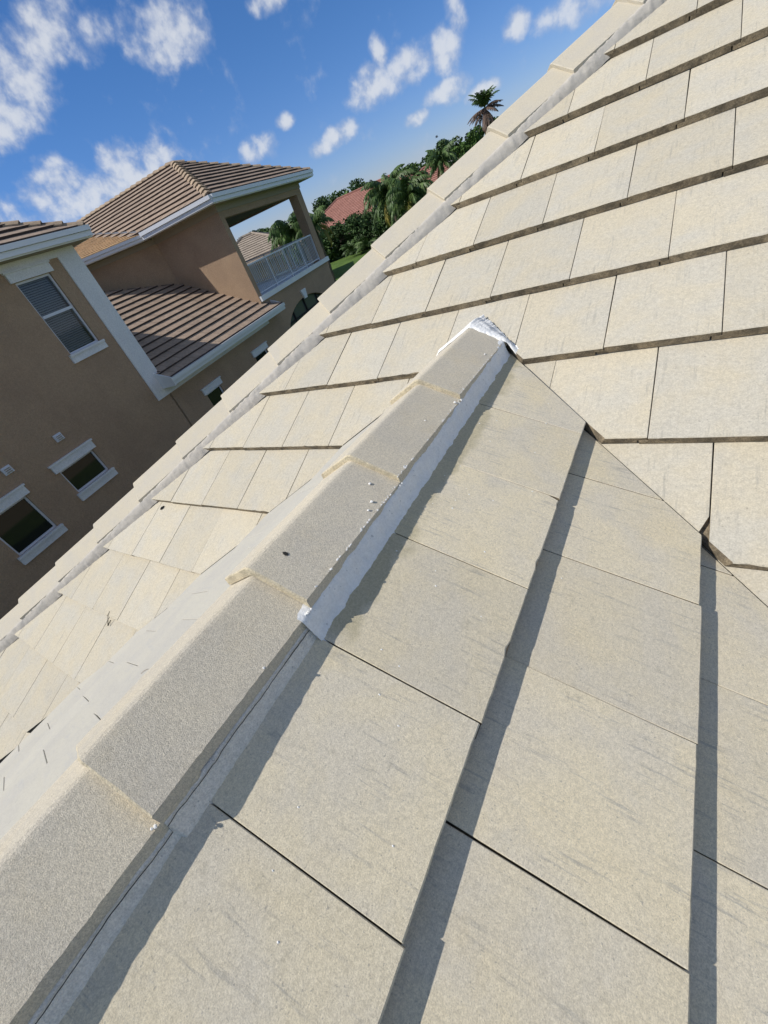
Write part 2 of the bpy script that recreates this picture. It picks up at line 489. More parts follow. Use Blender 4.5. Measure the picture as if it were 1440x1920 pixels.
S2 = math.sqrt(0.5)
GAPV = 0.004
PL_R_M = ((0, 0, 0), (S2, S2, 0))                    # main slope keeps y > -x
PL_L_M = ((0, 0.75, 0), (-S2, S2, 0))                # main slope keeps y > x + .75
PL_X_POS = ((XR, 0, 0), (1, 0, 0))
PL_X_NEG = ((XR, 0, 0), (-1, 0, 0))


def shift(pl, d):
    c, n = Vector(pl[0]), Vector(pl[1])
    return (c + n * d, n)


L_T = E_ + 0.055
nm_tiles = 0
for k in range(-7, 9):
    s0 = SM + k * E_
    half = 0.0 if k % 2 == 0 else 0.5
    for n in range(-9, 9):
        u0 = UM + (n + half) * W_
        u1 = u0 + W_
        y0, y1 = s0 * cM, (s0 + L_T) * cM
        if u0 > (1.35 if k >= 0 else 2.6) or u1 < -4.1: continue
        if y0 - u1 > 1.916: continue                 # beyond the hip
        # skip what lies inside the wing
        if all((y < -u and y < u + 0.75) for u in (u0, u1) for y in (y0, y1)): continue
        rn = random.Random(k * 100 + n)
        planes = [((0, 1.916 + rn.gauss(0, 0.006), 0), (S2, -S2, 0))]
        O = Vector((u0, s0 * cM, s0 * sM_))
        args = (O, Vector((1, 0, 0)), uMv, nM, W_, L_T)
        if y0 < 0.42 and u0 < XR < u1:
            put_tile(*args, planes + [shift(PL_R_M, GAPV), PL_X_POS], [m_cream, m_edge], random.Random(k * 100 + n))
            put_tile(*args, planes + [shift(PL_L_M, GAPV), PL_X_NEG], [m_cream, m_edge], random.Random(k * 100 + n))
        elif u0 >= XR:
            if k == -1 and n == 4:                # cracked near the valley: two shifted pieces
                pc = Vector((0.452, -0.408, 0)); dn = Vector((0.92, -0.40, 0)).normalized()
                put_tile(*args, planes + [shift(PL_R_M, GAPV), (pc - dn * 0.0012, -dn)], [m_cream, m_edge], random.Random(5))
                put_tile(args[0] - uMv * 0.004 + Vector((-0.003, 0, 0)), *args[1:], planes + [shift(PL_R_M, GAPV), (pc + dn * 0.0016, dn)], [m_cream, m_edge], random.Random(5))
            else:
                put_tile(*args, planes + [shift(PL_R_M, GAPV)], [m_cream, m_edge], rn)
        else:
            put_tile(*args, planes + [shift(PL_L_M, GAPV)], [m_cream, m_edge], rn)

# right slope of the wing (the one the camera stands over)
for k in range(1, 5):
    sb = SP + k * E_
    half = 0.0 if k % 2 == 1 else 0.5
    for mcol in range(-6, 7):
        v0 = VP + (mcol + half) * W_
        yb = -(v0 + W_)
        if -v0 > 0.8 or yb < -2.9: continue
        xb = sb * cP
        if k <= 0 and False: continue
        O = Vector((xb, yb, -sb * sP_))
        rn = random.Random(9000 + k * 100 + mcol)
        planes = [((0, -GAPV, 0), (-S2, -S2, 0)), ((XR + 0.02, 0, 0), (1, 0, 0))]
        if k == 1 and mcol == 0: planes.append(((0.075, -0.518, 0), Vector((-0.32, -1.0, 0)).normalized()))
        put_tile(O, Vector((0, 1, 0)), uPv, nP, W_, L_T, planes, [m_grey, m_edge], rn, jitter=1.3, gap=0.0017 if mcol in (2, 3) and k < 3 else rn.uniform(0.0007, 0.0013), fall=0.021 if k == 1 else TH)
# left slope of the wing
for k in range(-1, 6):
    sb = 0.05 + k * E_                        # distance down from the ridge to the butt edge
    half = 0.0 if k % 2 == 0 else 0.5
    for j in range(-3, 13):
        yb = 0.62 - (j + half) * W_
        if yb < -2.9: continue
        xb = XR - (sb + 0.2) * cP
        O = Vector((xb, yb + W_, ZR - (sb + 0.2) * sP_))
        rn = random.Random(20000 + k * 100 + j)
        planes = [((0, 0.75 - GAPV, 0), (S2, -S2, 0)), ((XR - 0.02, 0, 0), (-1, 0, 0))]
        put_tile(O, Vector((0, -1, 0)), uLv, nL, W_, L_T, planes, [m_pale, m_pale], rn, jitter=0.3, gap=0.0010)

# dark underlay boards below the tiles
HIPO = Vector((0, HIPB, 0))
ze = -1.35                                      # eaves level
ye = ze / TM
xe = -ze / TP
RIDGE_Y = 2.6


def slab(name, pts, depth, mt, off=0.0):
    pts = [Vector(p) for p in pts]
    n = (pts[1] - pts[0]).cross(pts[2] - pts[0]).normalized()
    if n.z < 0: n = -n
    mb = MB(); mb.prism([p - n * off for p in pts], -n * depth)
    o = mb.build(name, mt)
    return own(o)


Zm = lambda y: y * TM
hx = lambda y: y - HIPB
slab('roof_deck', [(hx(ye), ye, ze), (XR - 0.375 - (0.0) + ye - XR, ye, ze), (XR, -XR, ZR), (-ye, ye, ze), (6, ye, ze), (6, RIDGE_Y, Zm(RIDGE_Y)), (hx(RIDGE_Y), RIDGE_Y, Zm(RIDGE_Y))], 0.06, m_dark, 0.075)
slab('roof_deck', [(XR, -XR, ZR), (xe, -xe, ze), (xe, -4.2, ze), (XR, -4.2, ZR)], 0.06, m_dark, 0.075)
slab('roof_deck', [(XR, -XR, ZR), (ye - 0.75, ye, ze), (ye - 0.75, -4.2, ze), (XR, -4.2, ZR)], 0.06, m_dark, 0.075)
slab('roof_deck', [(hx(ye), ye, ze), (hx(RIDGE_Y), RIDGE_Y, Zm(RIDGE_Y)), (hx(RIDGE_Y), 9, Zm(RIDGE_Y)), (hx(ye), 9, ze)], 0.06, m_dark, 0.075)
slab('roof_deck', [(hx(RIDGE_Y), RIDGE_Y, Zm(RIDGE_Y)), (6, RIDGE_Y, Zm(RIDGE_Y)), (6, 2 * RIDGE_Y - ye, ze), (hx(RIDGE_Y) , 2 * RIDGE_Y - ye, ze)], 0.06, m_dark, 0.075)
# stucco walls below the eaves
mb = MB()
GZ = 0.0
wx0, wy0 = hx(ye) + 0.5, ye + 0.5
mb.box(wx0, 5.5, wy0, 8.5, GROUND - 0.3, ze - 0.1)
mb.box(ye - 0.75 + 0.5, xe - 0.5, -3.9, wy0 - 0.002, GROUND - 0.3, ze - 0.1)
own(mb.build('wall', m_wallown))


def courses(o, ux, uy, uz, poly, exp, th, mats, name='roof_tile', parent=None, tw=0.33, seed=1, kind='stuff'):
    """stepped courses of small flat tiles over a convex polygon given in (x, s) plan of the slope, joined into one mesh"""
    rn = random.Random(seed)
    smin = min(p[1] for p in poly); smax = max(p[1] for p in poly)
    mb = MB()
    o, ux, uy, uz = Vector(o), Vector(ux), Vector(uy), Vector(uz)

    def span(s):
        xs = []
        n = len(poly)
        for i in range(n):
            (x0, s0), (x1, s1) = poly[i], poly[(i + 1) % n]
            if (s0 - s) * (s1 - s) <= 0 and abs(s1 - s0) > 1e-9:
                xs.append(x0 + (x1 - x0) * (s - s0) / (s1 - s0))
        return (min(xs), max(xs)) if len(xs) >= 2 else None
    nrow = int(math.ceil((smax - smin) / exp - 1e-6))
    for r in range(nrow):
        s0 = smin + r * exp; s1 = min(s0 + exp, smax)
        a = span(s0 + 1e-4); b = span(s1 - 1e-4)
        if not a or not b: continue
        off = rn.choice([0.0, 0.5]) if False else (0.5 if r % 2 else 0.0)
        lo = min(a[0], b[0]); hi = max(a[1], b[1])
        j0 = int(math.floor((lo - tw) / tw))
        x = (j0 + off) * tw
        while x < hi:
            xa, xb = x + 0.003, x + tw - 0.003
            q0a, q0b = max(xa, a[0]), min(xb, a[1])
            q1a, q1b = max(xa, b[0]), min(xb, b[1])
            x += tw
            if q0b - q0a < 0.01 and q1b - q1a < 0.01: continue
            if q0b < q0a: q0a = q0b = (q0a + q0b) / 2
            if q1b < q1a: q1a = q1b = (q1a + q1b) / 2
            h = rn.uniform(-0.003, 0.003)
            P = lambda xx, ss, zz: o + ux * xx + uy * ss + uz * zz
            zt0 = th + h; zt1 = h
            mb.add([P(q0a, s0, -0.02), P(q0b, s0, -0.02), P(q1b, s1, -0.02), P(q1a, s1, -0.02),
                    P(q0a, s0, zt0), P(q0b, s0, zt0), P(q1b, s1, zt1), P(q1a, s1, zt1)],
                   [(4, 5, 6, 7), (0, 1, 5, 4), (1, 2, 6, 5), (3, 0, 4, 7)], [0, 1, 1, 1])
    return mb.build(name, mats, parent, kind=kind)


# hidden far slopes of the near house get joined courses
hl = (Zm(RIDGE_Y) - ze) / sM_
oc = courses(Vector((hx(ye) - 0.03, 0, ze)), Vector((0, -1, 0)), Vector((cM, 0, sM_)), Vector((-sM_, 0, cM)),
             [(-9, 0), (-ye - 0.25, 0), (-RIDGE_Y - 0.25, hl), (-9, hl)], E_, TH, [m_cream, m_edge], 'roof_tile', None, W_, 5)
own(oc)
o2 = courses(Vector((0, 0, 0)) , Vector((1, 0, 0)), uMv, nM - nM * 0, [(1.75, ye / cM), (6, ye / cM), (6, SM + 9 * E_), (1.75, SM + 9 * E_)] if False else
             [(1.36, SM), (6, SM), (6, SM + 9 * E_), (1.36, SM + 9 * E_)], E_, 0.0, [m_cream, m_edge], 'roof_tile', None, W_, 6)
own(o2)
o2.location = o2.location - nM * 0.012

# ------------------------------------------------------------------ ridge and hip cap tiles


def cap_mesh(L, leg, dz, thick, rn, nl=44, rad=0.012, ragged=0.0015, first_drop=0.0):
    """angular cap tile: y along the hip (0 = exposed lower end), apex on x=0,z=0, legs fall dz per leg (plan leg)"""
    # outer profile: left foot -> apex (rounded) -> right foot
    n = 5
    sl_ = dz / leg
    prof = []
    for i in range(n): prof.append((-leg + (leg - rad) * i / (n - 1), None))
    prof.append((-rad * 0.4, None)); prof.append((rad * 0.4, None))
    for i in range(n): prof.append((rad + (leg - rad) * i / (n - 1), None))
    def ztop(x):
        ax = abs(x)
        if ax < rad: return -sl_ * (rad * 0.5 + ax * ax / (2 * rad)) * 1.0
        return -sl_ * ax
    m_ = len(prof)
    cosl = 1 / math.sqrt(1 + sl_ * sl_)
    vs, fs, mi = [], [], []
    ys = [0.0, 0.0035] + [L * (i + 1) / nl for i in range(nl)]
    tilt = 0.020 / 0.42
    thick = thick + 0.001
    for iy, y in enumerate(ys):
        low = 0.003 if iy == 0 else 0.0
        for k, (x, _) in enumerate(prof):
            z = ztop(x) - low - y * tilt
            xx = x
            if k in (0, m_ - 1):
                xx = x + rn.gauss(0, ragged)
            yy = y + (rn.gauss(0, ragged) if iy < 2 else 0)
            vs.append((xx, yy, z))
        for k, (x, _) in enumerate(prof):         # inner skin
            z = ztop(x) - thick / cosl - y * tilt
            vs.append((x * (1 - 0.0 / leg), y + (0 if iy > 1 else rn.gauss(0, ragged * .6)), z))
    st = 2 * m_
    for iy in range(len(ys) - 1):
        a, b = iy * st, (iy + 1) * st
        for k in range(m_ - 1):
            fs.append((a + k, a + k + 1, b + k + 1, b + k)); mi.append(1 if iy == 0 else 0)
            fs.append((a + m_ + k, b + m_ + k, b + m_ + k + 1, a + m_ + k + 1)); mi.append(1)
        fs.append((a, b, b + m_, a + m_)); mi.append(0)
        fs.append((a + m_ - 1, a + 2 * m_ - 1, b + 2 * m_ - 1, b + m_ - 1)); mi.append(0)
    for k in range(m_ - 1):
        fs.append((k, m_ + k, m_ + k + 1, k + 1)); mi.append(1)
    e = (len(ys) - 1) * st
    for k in range(m_ - 1):
        fs.append((e + k, e + k + 1, e + m_ + k + 1, e + m_ + k)); mi.append(1)
    return vs, fs, mi


def put_cap(O, ux, uy, uz, L, leg, dz, thick, mats, rn, name='ridge_tile', ragged=0.0015, rot=0.0):
    vs, fs, mi = cap_mesh(L, leg, dz, thick, rn, ragged=ragged)
    mw = frame(O, ux, uy, uz) @ Matrix.Rotation(rot, 4, 'Z')
    o = mesh(name, vs, fs, mats, None, mi, mw=mw)
    # smooth shading only over the rounded apex would need splits: keep flat facets
    return own(o)


# hip A : direction (1,1,TM)
hd = Vector((1, 1, TM)).normalized()
hxv = Vector((S2, -S2, 0))                       # towards the main slope (right)
hzv = hxv.cross(hd).normalized()
# plane of the main slope in this frame: fall per metre of plan distance
slopeA = abs((nM.dot(hxv)) / (nM.dot(hzv)))
xa = [0.215, -0.064 + 0.0, -0.333, -0.612, -0.901, -1.187, -1.474, -1.760, -2.042, -2.331, -2.616, -2.904, -3.188, -3.475, -3.762, -4.05]
xa[1] = -0.058
for i, x in enumerate(xa):
    base = Vector((x, x + HIPB, (x + HIPB) * TM))
    h = 0.066 + rng.uniform(-0.003, 0.003)
    O = base + Vector((0, 0, h))
    put_cap(O, hxv, hd, hzv, 0.50, 0.153, 0.153 * slopeA + 0.026, 0.018, [m_capA, m_capA], random.Random(300 + i), ragged=0.001, rot=rng.gauss(0, 0.006))
xa2 = 0.49
for i in range(5):
    x = xa2 + i * 0.28
    if x + HIPB > RIDGE_Y: break
    base = Vector((x, x + HIPB, (x + HIPB) * TM + 0.066))
    put_cap(base, hxv, hd, hzv, 0.46, 0.153, 0.153 * slopeA + 0.026, 0.018, [m_capA, m_capA], random.Random(340 + i))

# ridge B : horizontal, along +Y
caps = [(-2.405, 0.043, 0.50), (-1.985, 0.043, 0.50), (-1.565, 0.046, 0.50), (-1.150, 0.054, 0.50), (-0.722, 0.052, 0.50), (-0.268, 0.048, 0.515)]
LEG = 0.1415
for i, (y, h, L) in enumerate(caps):
    O = Vector((XR, y, ZR + h))
    put_cap(O, Vector((1, 0, 0)), Vector((0, 1, 0)), Vector((0, 0, 1)), L, LEG, LEG * TP + 0.003, 0.021, [m_capB, m_capBedge], random.Random(500 + i), ragged=0.0005, rot=rng.gauss(0, 0.004))


# ------------------------------------------------------------------ mortar beds
def ribbon(name, path, prof, mt, rn_seed, amp=0.004, nscale=22.0, close=False, nstep=None, parent=True, edge_amp=0.0):
    """strip of mortar: path(t)->(origin, xvec, zvec); prof = list of (x,z) from top to toe"""
    vs, fs = [], []
    n = nstep or 120
    k = len(prof)
    for i in range(n + 1):
        t = i / n
        o, xv, zv, grow = path(t)
        for j, (x, z) in enumerate(prof):
            p = o + xv * x * (1 if grow is None else 1) + zv * z
            q = Vector((rn_seed * 3.1, 0, 0)) + p * nscale
            nz = noise.noise(q) + 0.5 * noise.noise(q * 2.3)
            nz += 0.35 * noise.noise(q * 6.0) + 0.2 * noise.noise(q * 14.0)
            a = amp * (0.3 if j == 0 else 1.0)
            d = xv * nz * a + zv * noise.noise(q + Vector((7, 3, 1))) * a * 0.6
            if j >= k - 2:
                d += xv * edge_amp * (noise.noise(p * 6 + Vector((1, 2, rn_seed))) + 0.6 * noise.noise(p * 25))
            vs.append(p + d)
    for i in range(n):
        for j in range(k - 1):
            a = i * k + j
            fs.append((a, a + 1, a + k + 1, a + k))
    o = mesh(name, vs, fs, mt, None, smooth=True)
    return own(o)


# along hip A, visible grey bed between cap and cut tiles
def pathA(t):
    x = -4.3 + t * (0.9 + 4.3)
    return Vector((x, x + HIPB, (x + HIPB) * TM)), hxv, hzv, None


ps = slopeA
ribbon('mortar_bed', pathA, [(0.120, 0.010 - 0.12 * ps), (0.1515, 0.0235 - 0.1515 * ps), (0.158, 0.019 - 0.158 * ps), (0.164, 0.012 - 0.164 * ps), (0.170, 0.004 - 0.170 * ps), (0.176, -0.006 - 0.176 * ps), (0.182, -0.03 - 0.182 * ps)],
       m_mortar, 1, 0.0042, 30, nstep=1100)
ribbon('mortar_bed', lambda t: (pathA(t)[0], -hxv, hzv, None), [(0.120, 0.020 - 0.12 * ps), (0.150, 0.0 - 0.15 * ps), (0.17, -0.05 - 0.17 * ps)], m_mortar, 2, 0.004, 26, nstep=120)


# ridge B, right side
def pathB(y0, y1, side=1):
    return lambda t: (Vector((XR, y0 + (y1 - y0) * t, ZR)), Vector((side, 0, 0)), Vector((0, 0, 1)), None)


def cap_bottom(y):
    i = max(j for j, cc in enumerate(caps) if cc[0] < y + 1e-6 or j == 0)
    u = (y - caps[i][0]) / 0.42
    dip = 0.006 * math.exp(-((u if u < .5 else u - 1.0) / 0.12) ** 2)
    return caps[i][1] - 0.011 - LEG * TP - 0.0245 - 0.007 * (u - .5) + (dip if u < .5 else -dip) * 0.6


def pathBm(y0, y1, side=1):
    def f(t):
        y = y0 + (y1 - y0) * t
        wob = 0.0018 * noise.noise(Vector((y * 9, side, 3))) + 0.0012 * noise.noise(Vector((y * 40, side, 5)))
        return Vector((XR, y, ZR + cap_bottom(y) - 0.0016 + wob)), Vector((side, 0, 0)), Vector((0, 0, 1)), None
    return f


ribbon('mortar_bed', pathBm(-2.4, -1.17), [(0.105, 0.0), (0.1385, 0.0), (0.1425, -0.004), (0.1465, -0.016), (0.152, -0.030), (0.159, -0.046), (0.162, -0.085)],
       m_oldb, 3, 0.0013, 30, nstep=420)
# hairline crack between the cap edges and the old bed
vs, fs = [], []
ncr = 360
for i in range(ncr + 1):
    y = -2.4 + (2.4 - 1.185) * i / ncr
    wd = 0.0007 + 0.0012 * max(0.0, noise.noise(Vector((y * 7, 1, 2)))) + 0.0024 * max(0.0, noise.noise(Vector((y * 3.3, 8, 2))) - 0.25)
    zc = ZR + cap_bottom(y) - 0.0075 + 0.0045 * noise.noise(Vector((y * 11, 4, 4))) + 0.0018 * noise.noise(Vector((y * 60, 4, 9)))
    vs += [Vector((XR + 0.1475, y, zc + wd)), Vector((XR + 0.1480, y, zc - wd))]
for i in range(ncr):
    fs.append((2 * i, 2 * i + 1, 2 * i + 3, 2 * i + 2))
own(mesh('mortar_crack', vs, fs, m_dark))
# fresh white repair mortar, smeared over the cap edges
ribbon('fresh_mortar', pathB(-1.185, 0.20), [(0.112, 0.022 - 0.112 * TP), (0.139, 0.026 - 0.139 * TP), (0.1445, 0.021 - 0.143 * TP), (0.149, 0.008 - 0.147 * TP), (0.154, -0.006 - 0.152 * TP), (0.159, -0.018 - 0.157 * TP), (0.166, -0.026 - 0.162 * TP),
       (0.175, -0.034 - 0.172 * TP), (0.181, -0.070 - 0.178 * TP)], m_fresh, 4, 0.0036, 26, nstep=900, edge_amp=0.005)
# left side bed
ribbon('mortar_bed', pathB(-2.6, 0.30, -1), [(0.110, 0.020 - 0.110 * TP), (0.140, 0.016 - 0.140 * TP), (0.146, 0.0 - 0.146 * TP), (0.150, -0.03 - 0.150 * TP), (0.155, -0.07 - 0.155 * TP)],
       m_oldb, 5, 0.003, 30, nstep=160)

# white cement collar where the ridge dies into the main slope
vs, fs = [], []
NX, NY = 110, 26
for i in range(NX + 1):
    a = -1 + 2 * i / NX
    x = a * 0.200
    ax = abs(x)
    yc = 0.232 - 0.03 * ax / 0.15 + 0.010 * noise.noise(Vector((x * 35, 3, 1))) + 0.005 * noise.noise(Vector((x * 150, 3, 1)))
    yo = 0.408 - ax * 1.02 + 0.012 * noise.noise(Vector((x * 30, 9, 1))) + 0.007 * noise.noise(Vector((x * 170, 2, 5)))
    yo = max(yo, yc + 0.012)
    zc = ZR + 0.0275 - min(ax, 0.152) * TP
    if ax > 0.152: zc -= (ax - 0.152) * 1.35
    zo = yo * TM - 0.006
    for j in range(NY + 1):
        b = j / NY
        y = yc + (yo - yc) * b
        zz = zc * (1 - b) + zo * b + 0.010 * math.sin(math.pi * min(1, b * 1.2 + 0.08)) * (1 - max(0, ax - .15) / .06)
        nz = noise.noise(Vector((x * 40, y * 40, 1))) + 0.5 * noise.noise(Vector((x * 110, y * 110, 4))) + 0.3 * noise.noise(Vector((x * 260, y * 260, 4)))
        zz += 0.0035 * nz * (0.4 if j in (0, NY) else 1)
        if j == 0: zz -= 0.006
        vs.append(Vector((XR + x, y, zz)))
for i in range(NX):
    for j in range(NY):
        a = i * (NY + 1) + j
        fs.append((a, a + NY + 1, a + NY + 2, a + 1))
own(mesh('mortar_collar', vs, fs, m_fresh, None, smooth=True))


# thin white smears of cement brushed on the main slope and fresh patch on hip A
def patch(name, u, s, ru, rs, mt, seed, th=0.0035, nplane='M', n=26, off=0.0):
    rn = random.Random(seed)
    vs = [None]; fs = []
    o_, ax, ay, az_ = (Vector((0, 0, 0)), Vector((1, 0, 0)), uMv, nM) if nplane == 'M' else (Vector((0, 0, 0)), Vector((0, 1, 0)), -uPv, nP)
    kk = (s - SM) / E_ if nplane == 'M' else (SP - s) / E_
    c = o_ + ax * u + ay * s
    vs[0] = c + az_ * th
    for i in range(n):
        a = 2 * math.pi * i / n
        r = 0.75 + 0.5 * rn.random()
        d = ax * math.cos(a) * ru * r + ay * math.sin(a) * rs * r
        vs.append(c + d)
    for i in range(n): fs.append((0, 1 + i, 1 + (i + 1) % n))
    o = mesh(name, [v + az_ * off for v in vs], fs, mt, None, smooth=True)
    return own(o)


def crumb_mesh(rn, r):
    vs, fs = [], []
    n = 6
    vs.append(Vector((0, 0, r * rn.uniform(0.5, 0.9))))
    for lev, rr in ((0.35, 0.75), (0.0, 1.0)):
        for i in range(n):
            a = 2 * math.pi * (i + 0.5 * lev) / n
            q = r * rr * rn.uniform(0.7, 1.25)
            vs.append(Vector((math.cos(a) * q, math.sin(a) * q * 0.8, r * lev * 1.3 - 0.0005)))
    for i in range(n):
        j = (i + 1) % n
        fs.append((0, 1 + i, 1 + j)); fs.append((1 + i, 7 + i, 7 + j, 1 + j))
    return vs, fs


# crumbs of white mortar scattered on the wing slope and caps, one object of stuff
mb = MB()
rn = random.Random(55)


def surfP(x, y):            # top surface of the right slope (steps included)
    s = x / cP
    k = math.ceil((s - SP) / E_ - 1e-6)
    d = (SP + k * E_ - s)
    p = Vector((x, y, -x * TP))
    return p - nP * ((0.021 if k == 1 else TH) * d / E_)


for _ in range(46):
    y = rn.uniform(-1.6, 0.1); x = XR + 0.20 + abs(rn.gauss(0, 0.16))
    if y > -x - 0.03: continue
    r = rn.uniform(0.0012, 0.0032)
    vs, fs = crumb_mesh(rn, r)
    c = surfP(x, y)
    mb.add([c + Vector((v.x, v.y, 0)) + nP * v.z - nP * 0.0002 - Vector((0, 0, v.x * TP)) for v in vs], fs)
for (y, d, r) in [(-0.83, 0.118, .004), (-0.775, 0.085, .004), (-0.86, 0.125, .003), (-0.45, 0.10, .0025), (0.05, 0.12, .003), (-0.30, 0.135, .004), (-1.30, 0.14, .003)]:
    i = max(j for j, cc in enumerate(caps) if cc[0] < y)
    c = Vector((XR + d, y, ZR + caps[i][1] - d * TP - (y - caps[i][0]) * 0.020 / 0.42))
    vs, fs = crumb_mesh(rn, r * 1.3)
    mb.add([c + Vector((v.x, v.y, v.z)) for v in vs], fs)
for (y, r) in [(yy + rn.uniform(-.012, .012), rn.uniform(.0025, .0062)) for yy in (-1.152, -1.155, -1.16, -0.727, -0.73, -0.735, -0.272, -0.275, -0.28) for _ in range(2)] + [(-1.57, .004), (-1.575, .003)]:
    c = Vector((XR + 0.142 + rn.uniform(-.004, .003), y, ZR + 0.040 - 0.142 * TP - 0.014))
    vs, fs = crumb_mesh(rn, r)
    mb.add([c + Vector((v.x, v.y, v.z)) for v in vs], fs)
for _ in range(150):                           # ragged white bits along the trowelled edge
    y = rn.uniform(-1.17, 0.20)
    i = max(j for j, cc in enumerate(caps) if cc[0] < y)
    x = LEG - abs(rn.gauss(0, 0.0025))
    c = Vector((XR + x, y, ZR + caps[i][1] - x * TP - 0.003 - (y - caps[i][0]) * 0.020 / 0.42))
    vs, fs = crumb_mesh(rn, rn.uniform(0.0012, 0.0034))
    mb.add([c + Vector((v.x, v.y * 1.8, v.z - 0.0006)) for v in vs], fs)
own(mb.build('mortar_crumbs', m_white, kind='stuff'))

# nail hole in the third cap
mb = MB()
vs, fs = crumb_mesh(random.Random(3), 0.0065)
c = Vector((XR + 0.045, -1.075, ZR + 0.054 - 0.045 * TP - 0.075 * 0.020 / 0.42))
nc = Vector((sP_, 0, cP))
mb.add([c + Vector((v.x, v.y, 0)) - Vector((0, 0, v.x * TP)) + nc * (0.0008 if i == 0 else 0.0006) for i, v in enumerate(vs)], fs)
own(mb.build('nail_hole', m_dark))

# ------------------------------------------------------------------ twigs and debris on the roof


def surfM(u, s):
    k = math.floor((s - SM) / E_ + 1e-6)
    d = s - (SM + k * E_)
    return Vector((u, s * cM, s * sM_)) - nM * (TH * d / E_)


def surfL(y, d):           # d = plan distance left of the ridge
    sb = d / cP
    k = math.ceil((sb - 0.25) / E_ - 1e-6)
    dd = 0.25 + k * E_ - sb
    return Vector((XR - d, y, ZR - d * TP)) - nL * (TH * dd / E_)


tg = 'dry twigs on the left slope of the wing'
for (y, d, L, a, lab) in [(-1.50, 0.30, 0.045, 0.5, 'dry twig lying lowest of all beside the second ridge tile from the bottom'), (-1.38, 0.45, 0.03, 2.2, 'short dry twig by itself in the middle of the pale slope'),
                     (-1.08, 0.27, 0.05, 1.2, 'thin straight dry twig by the left lip of the ridge tile with the nail hole'), (-0.97, 0.26, 0.045, 1.3, 'thin dry twig lying highest on the narrow pale slope')]:
    pts = []
    for i in range(5):
        q = i / 4 - 0.5
        yy = y + math.cos(a) * L * q; dd = d + math.sin(a) * L * q
        pts.append(surfL(yy, dd) + nL * (0.001 + 0.002 * (1 - 4 * q * q)))
    vs, fs = tube(pts, 0.0007, 5)
    o = mesh('twig', vs, fs, m_twig)
    tag(o, lab, 'twig', tg)
# dark seed / dropping pieces
for nmn, (u, s), r, lab in [('seed_pod', (-2.30, -0.62), 0.012, 'small dark seed pod on a cream tile next to the hip mortar'),]:
    pts = [surfM(u, s) + nM * 0.005, surfM(u + 0.010, s + 0.012) + nM * 0.008, surfM(u + 0.018, s + 0.026) + nM * 0.005]
    vs, fs = tube(pts, [0.004, 0.007, 0.003], 7)
    tag(mesh(nmn, vs, fs, m_dark, smooth=True), lab, 'seed pod')
pts = [surfM(-2.31, -1.33) + nM * 0.002, surfM(-2.29, -1.36) + nM * 0.009, surfM(-2.295, -1.30) + nM * 0.004, surfM(-2.30, -1.28) + nM * 0.002]
vs, fs = tube(pts, [0.002, 0.003, 0.0015, 0.001], 5)
tag(mesh('leaf_stem', vs, fs, m_dark), 'curled dark leaf stem lying on a cream tile on the lower left slope', 'leaf stem')
# broken white piece of mortar below a butt edge
vs, fs = crumb_mesh(random.Random(8), 0.022)
c = surfM(-0.60, SM + E_ - 0.012)
own(mesh('mortar_crumb', [c + Vector((1, 0, 0)) * v.x + uMv * v.y * 0.6 + nM * v.z * 0.8 for v in vs], fs, m_capBedge))

# ------------------------------------------------------------------ ground
vs, fs = [], []
NR, NA = 40, 96
for i in range(NR + 1):
    r = 0.0 if i == 0 else 2.0 * (1.19 ** i)
    for k in range(NA):
        a = 2 * math.pi * k / NA
        vs.append((r * math.cos(a), r * math.sin(a), GROUND + (0.12 * noise.noise(Vector((r * math.cos(a) * .06, r * math.sin(a) * .06, 0))) if 30 < r < 400 else 0)))
for i in range(NR):
    for k in range(NA):
        k2 = (k + 1) % NA
        fs.append((i * NA + k, (i + 1) * NA + k, (i + 1) * NA + k2, i * NA + k2))
tag(mesh('lawn', vs, fs, m_grass, smooth=True), kind='structure')

# ------------------------------------------------------------------ beige neighbour house; local axes a (towards us), b (along its front), z above ground
NB = empty('beige_house', (CAM.x, CAM.y, GROUND), R(10), 'two storey beige stucco house with brown tile roofs, white trim and a covered balcony', 'house')
ZC = 4.8


def nb(mb, name, mats, parent=None, kind=None, smooth=False):
    return mb.build(name, mats, parent or NB, smooth, None, kind)


